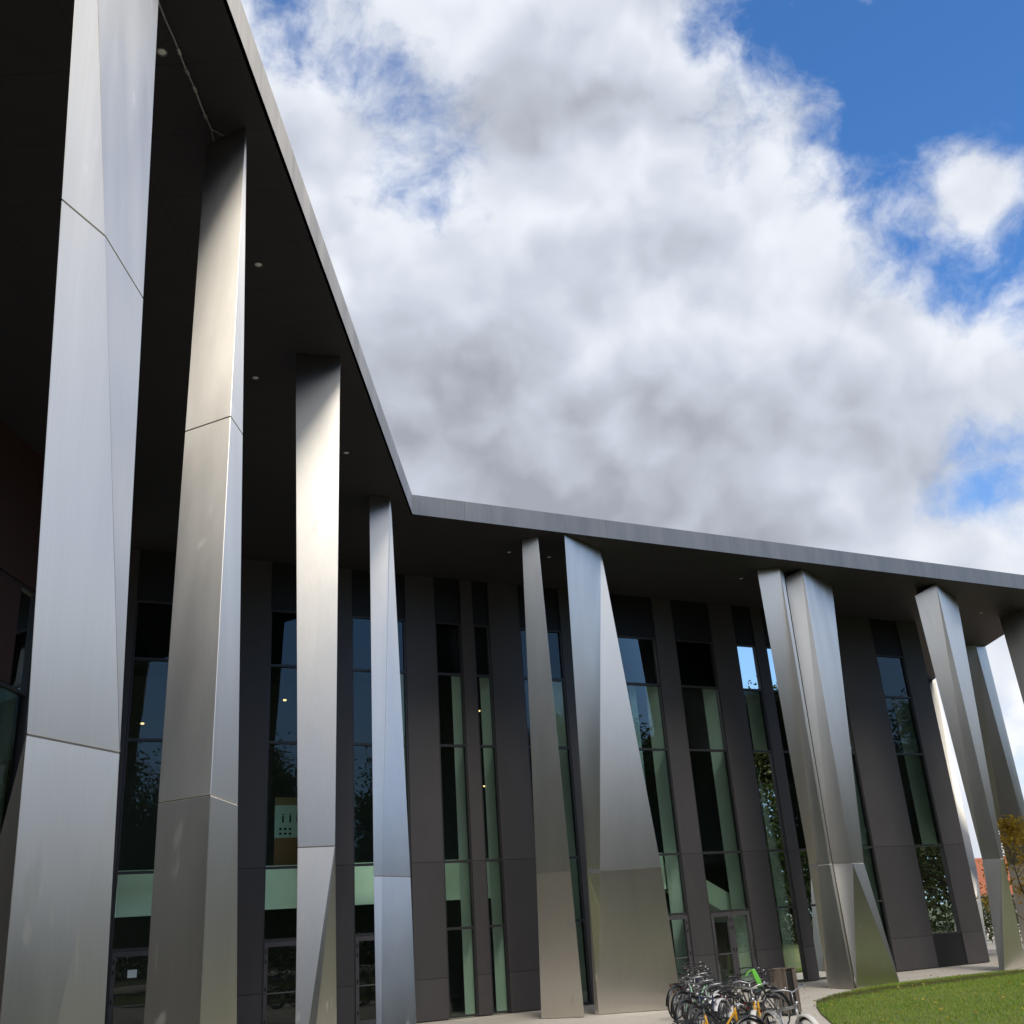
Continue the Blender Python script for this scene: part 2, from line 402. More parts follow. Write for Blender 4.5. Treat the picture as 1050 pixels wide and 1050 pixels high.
# lawn: a low mound right of the pavement with a thin lip of turf
def lawn_edge():
    pts = [(4.6, -2.0), (5.2, 10.0), (5.45, 18.0), (5.6, 22.6), (6.0, 25.2)] + LAWN
    a, b = FM(24.7, 4.35, 0), FM(60, 5.9, 0)
    for i in range(9):
        q = a.lerp(b, i/8); pts.append((q.x, q.y))
    return pts
LE = lawn_edge()
def edge_dist(x, y):
    best = 1e9
    for (ax, ay), (bx, by) in zip(LE, LE[1:]):
        dx, dy = bx-ax, by-ay; tt = max(0, min(1, ((x-ax)*dx+(y-ay)*dy)/(dx*dx+dy*dy)))
        best = min(best, math.hypot(x-ax-dx*tt, y-ay-dy*tt))
    return best
def inside_lawn(x, y):
    c = False; P = LE + [(60, -2.0)]; j = len(P)-1
    for i in range(len(P)):
        (xi, yi), (xj, yj) = P[i], P[j]
        if (yi > y) != (yj > y) and x < (xj-xi)*(y-yi)/(yj-yi)+xi: c = not c
        j = i
    return c
def lawn_h(x, y):
    e = edge_dist(x, y)
    return .03 + .22*(1-math.exp(-e/3.5)) + .02*math.sin(x*.9)*math.sin(y*.7)*min(1, e)
bm = bmesh.new()
P = LE + [(60, 20), (60, -2.0), (30, -2.0)]
vs = [bm.verts.new((x, y, 0)) for x, y in P]
bm.faces.new(vs)
bmesh.ops.triangulate(bm, faces=bm.faces)
for _ in range(5):
    es = [e for e in bm.edges if e.calc_length() > .9 and (min(v.co.x for v in e.verts) < 30)]
    if not es: break
    bmesh.ops.subdivide_edges(bm, edges=es, cuts=1)
    bmesh.ops.triangulate(bm, faces=bm.faces)
bound = [e for e in bm.edges if len(e.link_faces) == 1]
for v in bm.verts: v.co.z = lawn_h(v.co.x, v.co.y)
r = bmesh.ops.extrude_edge_only(bm, edges=bound)
for v in r['geom']:
    if isinstance(v, bmesh.types.BMVert): v.co.z = -.02
mb = MB(); mb.bm.free(); mb.bm = bm
tag(mb.build('lawn', M_SOIL, smooth=True), kind='structure')

# ------------------------------------------------------------------ building
bld = empty('building', (0, 0, 0))
tag(bld, 'dark clad hall with tall narrow windows under a deep black overhanging roof', 'building')
ROOF = [(-2.68, 25.70), (20.95, 38.23), (20.95, 78), (-34, 78), (-34, -16), (-3.50, -16)]
def inset(poly, k):
    out = []; n = len(poly)
    for i in range(n):
        p0, p1, p2 = Vector(poly[i-1]), Vector(poly[i]), Vector(poly[(i+1) % n])
        d1 = (p1-p0).normalized(); d2 = (p2-p1).normalized()
        n1 = Vector((-d1.y, d1.x)); n2 = Vector((-d2.y, d2.x))
        bis = (n1+n2); bis = bis/ max(.2, bis.dot(n1)); out.append(p1 + bis*k)
    return out
roof = MB().prism(inset(ROOF, .05), H+.03, H+.55).build('roof', M_CLADD, bld)
MB().prism(inset(ROOF, .012), H, H+.026).build('soffit', M_SOFFIT, roof)
fa = MB()
def fascia_run(a, b, first):
    a, b = Vector((*a, 0)), Vector((*b, 0)); L = (b-a).length; dd = (b-a)/L; nn = Vector((-dd.y, dd.x, 0))
    x = 0.0; k = first
    while x < L-.01:
        x1 = min(L, x+k); k = 4.6
        if L-x1 < 1.0: x1 = L
        g0, g1 = x+.004, x1-.004
        pr = rnd.uniform(0, .004)
        cs = []
        for z in (H-.004, H+.57):
            cs += [a+dd*g0-nn*pr+Vector((0, 0, z)), a+dd*g1-nn*pr+Vector((0, 0, z)), a+dd*g1+nn*.045+Vector((0, 0, z)), a+dd*g0+nn*.045+Vector((0, 0, z))]
        fa.hull8(cs); x = x1
ins = ROOF
fascia_run(ins[5], ins[0], 3.0); fascia_run(ins[0], ins[1], 1.55); fascia_run(ins[1], ins[2], 4.6)
fa.build('fascia', M_FASCIA, roof)

ZT = [2.29, 4.08, 7.39, 9.57]          # transoms
ZG = 11.22                              # head of the glazing
def pier(f, s0, s1, joints=(1.05, 4.08)):
    a = MB(); zs = [0.02, *joints, H-.004]
    for z0, z1 in zip(zs, zs[1:]): a.fbox(f, s0, s1, -.05, 0, z0+.004, z1-.004)
    a.fbox(f, s0+.01, s1-.01, -.26, -.051, .01, H-.01)
    return a.build('wall_panel', M_CLAD, bld, bevel=.004)
def reveal(f, s0, s1, depth=1.0):
    return MB().fbox(f, s0, s1, -depth, -.262, .03, ZG).build('reveal', M_REVEAL, bld)
def window(f, s0, s1, zs, kind='window', sill=0.03, light_top=True):
    """frame, transoms and one sheet of panes between two piers; zs are transom heights"""
    s0 += .003; s1 -= .003
    a = MB(); fw = .045
    a.fbox(f, s0, s0+fw, -.16, -.03, sill, ZG); a.fbox(f, s1-fw, s1, -.16, -.03, sill, ZG)
    a.fbox(f, s0+fw, s1-fw, -.16, -.03, sill, sill+.05); a.fbox(f, s0+fw, s1-fw, -.16, -.03, ZG-.05, ZG)
    for z in zs: a.fbox(f, s0+fw, s1-fw, -.15, -.035, z-.035, z+.035)
    wn = a.build(kind, M_FRAME, bld)
    zz = [sill+.05] + [z for z in zs] + [ZG-.05]
    lo, up = MB(), MB()
    for z0, z1 in zip(zz, zz[1:]):
        q = [f(s0+fw, -.10, z0), f(s1-fw, -.10, z0), f(s1-fw, -.10, z1), f(s0+fw, -.10, z1)]
        (up if z0 > 9.0 else lo).face(q)
    lo.build('pane', M_GLASS, wn)
    if len(up.bm.faces): up.build('pane', M_GLASSU, wn)
    else: up.bm.free()
    MB().fbox(f, s0, s1, -.20, -.06, ZG+.002, H-.006).build('infill_panel', M_MAROON if f.o.x < -10.4 and f.o.x > -10.5 else M_CLADD, bld)
    MB().fbox(f, s0, s1, -.30, -.262, 9.57, ZG).build('blind_panel', M_BLACK, bld)
    return wn
def door(f, s0, s1, leaves=1, hs=1):
    s0 += .05; s1 -= .05; z1 = 2.25
    L = (s1-s0)/leaves
    for k in range(leaves):
        a0, a1 = s0+k*L+.004, s0+(k+1)*L-.004
        a = MB(); fr = .10
        a.fbox(f, a0, a0+fr, -.13, -.015, .03, z1); a.fbox(f, a1-fr, a1, -.13, -.015, .03, z1)
        a.fbox(f, a0+fr, a1-fr, -.13, -.015, .03, .20); a.fbox(f, a0+fr, a1-fr, -.13, -.015, z1-.12, z1)
        dr = a.build('door', M_FRAMED, bld, bevel=.004)
        h = MB(); side = (a0+.05) if (k+hs) % 2 else (a1-.05)
        h.tube([f(side, .055, .85), f(side, .055, 1.35)], .014, 8)
        for z in (.9, 1.3): h.tube([f(side, -.01, z), f(side, .055, z)], .009, 6)
        h.build('handle', M_FRAME, dr)
        for z in (.35, 1.1, 1.75, 1.98):
            hg = MB().fbox(f, (a1-.05 if side < (a0+a1)/2 else a0+.05)-.014, (a1-.05 if side < (a0+a1)/2 else a0+.05)+.014, -.012, .012, z, z+.09)
            hg.build('hinge', M_BLACK, dr)
        MB().fbox(f, a0+fr, a1-fr, -.085, -.075, 1.02, 1.05).build('push_bar', M_FRAMEL, dr)
M_FRAMED = simple('door_frame', (.062, .058, .064), .45, 0, .08)

# main facade, from the inner corner to its free end
PIERS = [(6.0, 7.02), (8.5, 9.47), (11.18, 12.16), (13.06, 13.48), (14.05, 15.14), (16.67, 17.45), (20.43, 21.24), (22.88, 23.92), (24.82, 25.29), (26.7, 27.3), (28.75, 30.74), (32.21, 33.32)]
for a, b in PIERS: pier(FM, a, b); reveal(FM, a+.02, b-.02)
T4 = [2.29, 4.08, 7.39, 9.57]
WINS = [(3.32, 6.0, 1), (7.02, 8.5, 1), (9.47, 11.18, 1), (12.16, 13.06, 0), (13.48, 14.05, 0), (15.14, 16.67, 0), (17.45, 20.43, 3), (21.24, 22.88, 2), (23.92, 24.82, 0), (25.29, 26.7, 0), (27.3, 28.75, 0)]
for a, b, dk in WINS:
    window(FM, a, b, T4, sill=.03)
    if dk == 1: door(FM, a, a+1.35, 1, 0)
    if dk == 2: door(FM, a, b, 2)
    if dk == 3: door(FM, b-1.3, b, 1)
window(FM, 30.74, 32.21, [4.08, 7.39, 9.57], sill=1.06)
MB().fbox(FM, 30.745, 32.205, -.14, -.03, .02, 1.055).build('base_panel', M_CLADD, bld)
pier(FM, 3.0, 3.31)
# left wing facade, running towards the viewer
FL = Fr((-10.47, -14), 0)            # s along +y, out of it +x
y0 = -14
lp = [(0, 2), (4, 5), (8, 9.2), (12, 13), (16, 17.4), (20, 21), (24, 25.2), (28, 29), (31.6, 32.6), (35.4, 36.2), (38.7, 39.5)]
for a, b in lp: pier(FL, a, b); reveal(FL, a+.02, b-.02)
for (a, b), (c_, d_) in zip(lp, lp[1:]): window(FL, b, c_, T4)
MB().fbox(FL, 0, 38.6, -2.2, -2.0, .02, 12.4).build('inner_wall', M_MAROON, bld)
MB().fbox(FL, 32.61, 34.6, -.055, -.02, 7.44, 9.52).build('maroon_panel', M_MAROON, bld); MB().fbox(FL, 32.61, 35.3, -.055, -.02, 9.63, 11.2).build('maroon_panel', M_MAROON, bld)
# east end, returning away from the viewer
FE = Fr((16.06, 40.90), 0)
MB().fbox(FE, 0, 36, -.3, 0, .02, H-.006).build('end_wall', M_CLAD, bld)
# inside
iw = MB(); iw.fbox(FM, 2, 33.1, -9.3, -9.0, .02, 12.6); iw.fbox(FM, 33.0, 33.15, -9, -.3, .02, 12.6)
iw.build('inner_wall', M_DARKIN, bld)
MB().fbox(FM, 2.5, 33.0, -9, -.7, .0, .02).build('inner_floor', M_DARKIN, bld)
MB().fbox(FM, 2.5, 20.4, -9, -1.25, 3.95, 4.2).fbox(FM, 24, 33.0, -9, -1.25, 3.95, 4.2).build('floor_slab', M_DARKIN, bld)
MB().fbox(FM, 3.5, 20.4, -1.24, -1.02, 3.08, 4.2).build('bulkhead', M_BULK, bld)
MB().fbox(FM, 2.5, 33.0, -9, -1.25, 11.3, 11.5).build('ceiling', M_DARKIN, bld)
st = MB(); q = []
for w0 in (-1.3, -2.6): q.append([FM(21.0, w0, 3.95), FM(21.0, w0, 3.25), FM(23.4, w0, 1.95), FM(23.4, w0, 2.7)])
st.hull8([q[0][1], q[0][2], q[1][2], q[1][1], q[0][0], q[0][3], q[1][3], q[1][0]])
st.build('stair_flight', M_BULK, bld)
sp = MB()
for k in range(9): sp.fbox(FM, 21.2+k*.22, 21.2+k*.22+.24, -2.5, -1.4, .02, .17*(9-k)+.02)
sp.build('stair_steps', simple('stair_stone', (.06, .06, .06), .7), bld)
MB().fbox(FM, 19.55, 19.8, -.9, -.65, .03, 12.4).build('reflection_strip', simple('reflection_blue', (.30, .36, .42), .5), bld)  # bluish upright added to stand for a reflection in the glass
MB().fbox(FM, 30.9, 33.0, -3.2, -3.0, 1.0, 4.0).fbox(FM, 30.9, 33.0, -3.2, -3.0, 4.2, 11).build('daylight_wall', simple('daylight_tint', (.30, .36, .34), .7), bld)  # wall added, its pale green stands for daylight through the far glazing

# ------------------------------------------------------------------ columns
def column(name, label, rings, backs, seams, mt, bevel=.006):
    """rings: bottom to top, each a row of corner points left to right; a back corner closes the section.
    seams: which rings are open joints between casings"""
    base = (sum((Vector(p) for p in rings[0]), Vector())/len(rings[0])); base.z = 0
    root = empty(name, base)
    tag(root, label, 'column', 'folded steel columns carrying the roof edge')
    full = [[Vector(p) for p in rg] + [Vector(b)] for rg, b in zip(rings, backs)]
    levels = [0] + seams + [len(full)-1]
    for a, b in zip(levels, levels[1:]):
        mb = MB(); rs = full[a:b+1]
        rs = [list(x) for x in rs]
        # open a 12 mm joint by pulling the casing ends in along the edges
        for end, nb in ((0, 1), (-1, -2)):
            if (end == 0 and a == 0) or (end == -1 and b == len(full)-1): continue
            rs[end] = [p + (q-p).normalized()*.004 for p, q in zip(rs[end], rs[nb])]
        n = len(rs[0]); prev = mb.verts(rs[0]); mb.bm.faces.new(prev)
        for rg in rs[1:]:
            cur = mb.verts(rg)
            for i in range(n):
                j = (i+1) % n
                quad = [prev[i], prev[j], cur[j], cur[i]]
                pts = []
                for v in quad:
                    if not any((v.co-x.co).length < 2e-4 for x in pts): pts.append(v)
                if len(pts) >= 3:
                    mb.bm.faces.new(pts)
            prev = cur
        mb.bm.faces.new(prev)
        mb.build('casing', mt, root, merge=True, bevel=bevel)
    top = full[-1]; c = sum(top, Vector())/len(top); mb = MB()
    A = mb.verts([p.lerp(c, .12)-Vector((0, 0, .15)) for p in top]); B = mb.verts([Vector((p.lerp(c, .12).x, p.lerp(c, .12).y, H-.002)) for p in top])
    mb.bm.faces.new(A); mb.bm.faces.new(B)
    for i in range(len(A)): mb.bm.faces.new((A[i], A[(i+1) % len(A)], B[(i+1) % len(A)], B[i]))
    mb.build('neck', M_BLACK, root, merge=True)
    if seams:
        mb = MB()
        for k in seams:
            rg = full[k]; c = sum(rg, Vector())/len(rg)
            dn = [p.lerp(c, .04)+(full[k-1][i]-p).normalized()*.05 for i, p in enumerate(rg)]
            up = [p.lerp(c, .04)+(full[k+1][i]-p).normalized()*.05 for i, p in enumerate(rg)]
            A, B = mb.verts(dn), mb.verts(up); mb.bm.faces.new(A); mb.bm.faces.new(B)
            for i in range(len(A)):
                j = (i+1) % len(A); mb.bm.faces.new((A[i], A[j], B[j], B[i]))
        mb.build('joint_core', M_FRAMEL, root, merge=True)
    return root
def back(ring, f=.5, deep=.9, way=None):
    a, b = Vector(ring[0]), Vector(ring[-1]); p = a.lerp(b, f)
    dr = (p-CO); dr.z = 0; dr.normalize()
    q = p + dr*deep
    return q
def ext(a, b, z):
    a, b = Vector(a), Vector(b); return a + (b-a)*((z-a.z)/(b.z-a.z))
HT = H-.004
ZJ = 3.45
# 1: nearest, cut by the frame
jL, jR = pz(27, 753, ZJ), pz(123, 772, ZJ)
sL, sM, sR = pz(63, 204, 7.5), pz(108, 242, 7.5), pz(147, 306, 7.55)
tL, tM, tR = ext(jL, sL, HT), ext(jR, sM, HT), ext(jR, sR, HT)
b0, b1, b2 = pyz(-146, 7.1, .01), pyz(-38, 6.3, .01), pyz(89, 7.25, .01)
rings = [[b0, b1, b2, b2], [jL, jL, jR, jR], [sL, sL, sM, sR], [tL, tL, tM, tR]]
column('steel_column', 'widest brushed steel column, nearest the viewer and cut by the left frame edge', rings, [back(x, .5, .8) for x in rings], [1, 2], M_STEEL[4])
# 2
jL, jM, jR = pz(162, 823, ZJ), pz(216, 815, ZJ), pz(244, 825, ZJ)
sL, sM, sR = pz(191, 443, 7.75), pz(238, 428, 7.75), pz(245.3, 437, 7.75)
tL, tM, tR = pz(211, 150, HT), pz(252, 130, HT), pz(253, 134, HT)
sL, sM, sR = [a.lerp(b, (7.75-ZJ)/(HT-ZJ)) for a, b in ((jL, tL), (jM, tM), (jR, tR))]
rings = [[pyz(133, 9.83, .01), pyz(194, 9.55, .01), pyz(242, 10.9, .01)], [jL, jM, jR], [sL, sM, sR], [tL, tM, tR]]
column('steel_column', 'leaning steel column second from the left, its top blackened beneath a thin cable', rings, [back(x, .5, .8) for x in rings], [1, 2], M_STEEL[1])
# 3
jL, jR = pz(305, 869, ZJ), pz(343.7, 867.5, ZJ)
tL, tR = pz(303, 362, HT), pz(349, 366, HT)
rings = [[pyz(301.5, 15.15, .01), pyz(314, 15.3, .01), pyz(346, 16.6, .01)], [jL, jR, jR], [tL, tR, tR]]
column('steel_column', 'upright warm grey steel column, third from the left, tapering sharply below its joint', rings, [back(x, .5, .9) for x in rings], [1], M_STEEL[3])
# 4
rings = [[pyz(386.2, 22.36, .01), pyz(391.4, 22.41, .01), pyz(428.3, 22.97, .01)],
         [pyz(383, 23.0, 3.38), pyz(391.4, 23.09, 3.37), pyz(421, 23.57, 3.34)],
         [pz(378.6, 507, HT), pz(399.8, 509.6, HT), pz(400.8, 512, HT)]]
column('steel_column', 'slender steel column at the bend of the roof, with a narrow left face', rings, [back(x, .5, .9) for x in rings], [1], M_STEEL[0])
# 5
rings = [[pz(555, 1044.5, .01), pz(599.4, 1043, .01)], [pw(550, 897, 3.23), pw(585, 893.5, 3.99)], [pz(535, 553, HT), pz(551.4, 549, HT)]]
column('steel_column', 'slim single faced steel column just right of the roof bend, widening to its foot', rings, [back(x, .5, 1.1) for x in rings], [1], M_STEEL[1])
# 6
rings = [[pyz(610, 29.45, .01), pyz(614, 29.25, .01), pyz(700, 29.36, .01)], [pw(602, 893.5, 3.9), pw(615, 893, 3.65), pw(678, 888.5, 4.35)],
         [pz(578.6, 548, HT), pz(615.9, 563.2, HT), pz(615.9, 563.2, HT)]]
column('steel_column', 'broad pale steel column behind the left end of the bicycles, flaring wide at its foot', rings, [back(x, .5, 1.2) for x in rings], [1], M_STEEL[2])
# 7: two columns side by side
rings = [[pyz(849, 33.3, .01), pyz(853, 33.1, .01), pyz(875.5, 32.0, .01), pyz(877.8, 32.4, .01)],
         [pw(830, 888, 3.25), pw(838, 887, 3.35), pw(850.7, 886, 4.0), pw(853.2, 885.7, 3.75)],
         [pz(776, 584, HT), pz(799.5, 582, HT), pz(801, 583, HT), pz(803, 585, HT)]]
column('steel_column', 'bluish steel column, left one of the touching pair above the timber bin', rings, [back(x, .5, 1.0) for x in rings], [1], M_STEEL[0])
bL, bR = pz(878.5, 1014, .01), pz(923, 1009, .01)
rings = [[bL, bL, bR, bR], [pw(854, 885.5, 3.75), pw(874, 885, 4.45), pw(874, 885, 4.45), pw(886, 885, 4.02)],
         [pw(805, 593, 3.6), pz(822.6, 583, HT), pz(822.6, 583, HT), pz(853, 599, HT)]]
column('steel_column', 'two faced steel column, right one of the touching pair, with an olive triangular foot', rings, [back(x, .6, 1.1) for x in rings], [1], M_STEEL[2])
# 8
rings = [[pyz(1025, 35.5, .01), pyz(1030, 35.2, .01), pyz(1053, 36.9, .01)], [pw(1007, 881, 3.6), pw(1026, 880.5, 4.4), pw(1029, 880, 4.2)],
         [pw(938, 611, 3.55), pz(960, 598.6, HT), pz(981.4, 614, HT)]]
column('steel_column', 'ridged steel column between the end of the dark wall and the yellow leaved tree', rings, [back(x, .6, 1.1) for x in rings], [1], M_STEEL[0])
# beyond: the columns along the east edge
rings = [[pyz(1003, 47.5, .01), pyz(1013.5, 47.6, .01)], [pyz(992, 48.9, 3.4), pyz(1001.5, 48.9, 3.4)], [pz(949, 698.5, HT), pz(959.5, 697, HT)]]
column('steel_column', 'thin pale strip of steel column showing behind the end of the dark wall', rings, [back(x, .5, 1.0) for x in rings], [1], M_STEEL[1])
rings = [[pyz(1050, 48.2, .01), pyz(1085, 47.3, .01), pyz(1094, 47.9, .01)], [pyz(1033, 46.8, 3.4), pyz(1060, 46.0, 3.4), pyz(1066, 46.5, 3.4)],
         [pz(978, 664, HT), pz(1000.4, 661, HT), pz(1010.5, 663, HT)]]
column('steel_column', 'dark shaded column with a narrow light edge, seen against the sky far right', rings, [back(x, .5, 1.0) for x in rings], [1], M_STEEL[1])
rings = [[pyz(1108, 39.6, .01), pyz(1142, 39.0, .01), pyz(1160, 40, .01)], [pyz(1093, 40.0, 3.4), pyz(1124, 39.5, 3.4), pyz(1138, 40.3, 3.4)],
         [pz(1025, 634, HT), pz(1050, 624, HT), pz(1068, 632, HT)]]
column('steel_column', 'blue grey column top at the right frame edge, under the roof corner', rings, [back(x, .5, 1.0) for x in rings], [1], M_STEEL[1])

# ------------------------------------------------------------------ small things on the building
M_LAMPW = simple('downlight_lens', (.70, .68, .64), .4, 0, .05)
M_CABLE = simple('cable_steel', (.35, .33, .31), .4, .6, .1)
def downlight(u, v, label):
    p = pz(u, v, H-.002); root = empty('downlight', p)
    tag(root, label, 'downlight', 'recessed downlights in the dark soffit')
    MB().lathe([(.075, 0), (.075, -.012), (.058, -.014), (.056, -.002)], p, 18).build('trim_ring', M_FRAMEL, root, smooth=False)
    MB().lathe([(.0001, -.022), (.03, -.020), (.054, -.008), (.056, 0)], p, 18).build('lens', M_LAMPW, root, smooth=True)
for u, v, l in ((166, 53, 'round white downlight beside the tall nearest column, at the upper end of the cable'),
                (265, 271, 'small round downlight right of the second column top'),
                (262, 387, 'small round downlight left of the third column top'),
                (355, 464, 'small round downlight between the third column and the roof edge'),
                (522, 566, 'tiny downlight just left of the slim column at the bend'),
                (563, 571, 'tiny downlight between the slim column and the broad pale column'),
                (760, 593, 'tiny downlight left of the touching pair of columns'),
                (1006, 628, 'tiny downlight in the brownish soffit near the far right corner')):
    downlight(u, v, l)
cab = MB()
a, b = pz(163, 0, H-.03), pz(217, 131, H-.03)
a = a + (a-b)*.8
pts = []
for i in range(25):
    k = i/24; p = a.lerp(b, k); p.z -= .03+.03*math.sin(k*math.pi*5)**2; pts.append(p)
cab.tube(pts, .011, 6)
e1, e2 = pz(219, 144, H-.02), pz(229, 139, H-.02)
cab.tube([pts[-1], e1], .009, 6); cab.tube([pts[-1], e2], .009, 6)
for k in (15, 17, 19, 22): cab.tube([pts[k], pts[k].lerp(pts[k+1], .6)], .024, 8)
tag(cab.build('cable', M_CABLE), 'thin grey cable strung under the soffit to the second column, forking at its end', 'cable')

M_PEND = emit('pendant_glow', (1.0, .62, .28), 1.6)
def pendant(u, v, dep, label):
    p = pw(u, v, -dep)
    root = empty('pendant_lamp', p); tag(root, label, 'lamp', 'lit lamps inside the glass hall')
    MB().lathe([(.02, .14), (.06, .12), (.17, .02), (.17, .0), (.15, .0)], p, 16).build('shade', M_FRAME, root, smooth=True)
    MB().lathe([(.0001, -.03), (.04, -.02), (.055, .0), (.04, .03), (.0001, .04)], p, 12).build('bulb', M_PEND, root, smooth=True)
    top = p.copy(); top.z = 11.3 if p.z > 4.2 else 3.9
    MB().tube([p+Vector((0, 0, .13)), top], .008, 5).build('cord', M_BLACK, root)
pendant(146, 742, 2.6, 'warm lit lamp behind the glass between the first two columns')
pendant(292, 718, 2.6, 'warm lit lamp behind the glass left of the third column')
pendant(491, 729, 1.9, 'warm lit lamp high in the narrow window left of the slim column')
pendant(497, 806, 1.9, 'warm lit lamp lower down in the narrow window left of the slim column')
pendant(779, 771, 1.9, 'warm lit lamp in the window left of the touching pair of columns')

# display board upstairs behind the window left of the third column
c0 = pw(297, 852, -1.7)
db = empty('display_board', (c0.x, c0.y, 4.2))
tag(db, 'pale and brown display board standing behind the glass left of the third column', 'display board')
def dpan(s0, s1, z0, z1, w0, w1, name, m_): return MB().fbox(FM, s0, s1, w0, w1, z0, z1).build(name, m_, db)
cs = (c0-FM.o).dot(FM.d)
dpan(cs-.42, cs+.75, 4.2, 5.0, -1.78, -1.72, 'foot_panel', simple('board_brown', (.22, .09, .045), .6))
dpan(cs-.42, cs+.75, 5.0, 5.9, -1.78, -1.72, 'plan_panel', simple('board_pale', (.40, .50, .52), .6))
dpan(cs-.42, cs+.75, 5.9, 6.12, -1.78, -1.72, 'header', simple('board_header', (.20, .12, .07), .6))
fg = MB()
for k in range(5):
    s_ = cs-.22+k*.21
    fg.fbox(FM, s_, s_+.05, -1.719, -1.712, 5.42, 5.60); fg.lathe([(.0001, -.03), (.03, 0), (.0001, .03)], FM(s_+.025, -1.712, 5.64), 8)
for k in range(3):
    for j in range(2): fg.fbox(FM, cs-.3+k*.14, cs-.3+k*.14+.07, -1.719, -1.712, 5.08+j*.13, 5.14+j*.13)
fg.build('printed_figures', M_BLACK, db)
nt = MB(); p = pw(135.5, 998.5, -.07); s_ = (p-FM.o).dot(FM.d)
nt.fbox(FM, s_-.11, s_+.11, -.073, -.068, p.z-.09, p.z+.09)
tag(nt.build('paper_notice', simple('notice_paper', (.62, .72, .70), .7)), 'small pale paper notice on the glass door between the first two columns', 'notice')

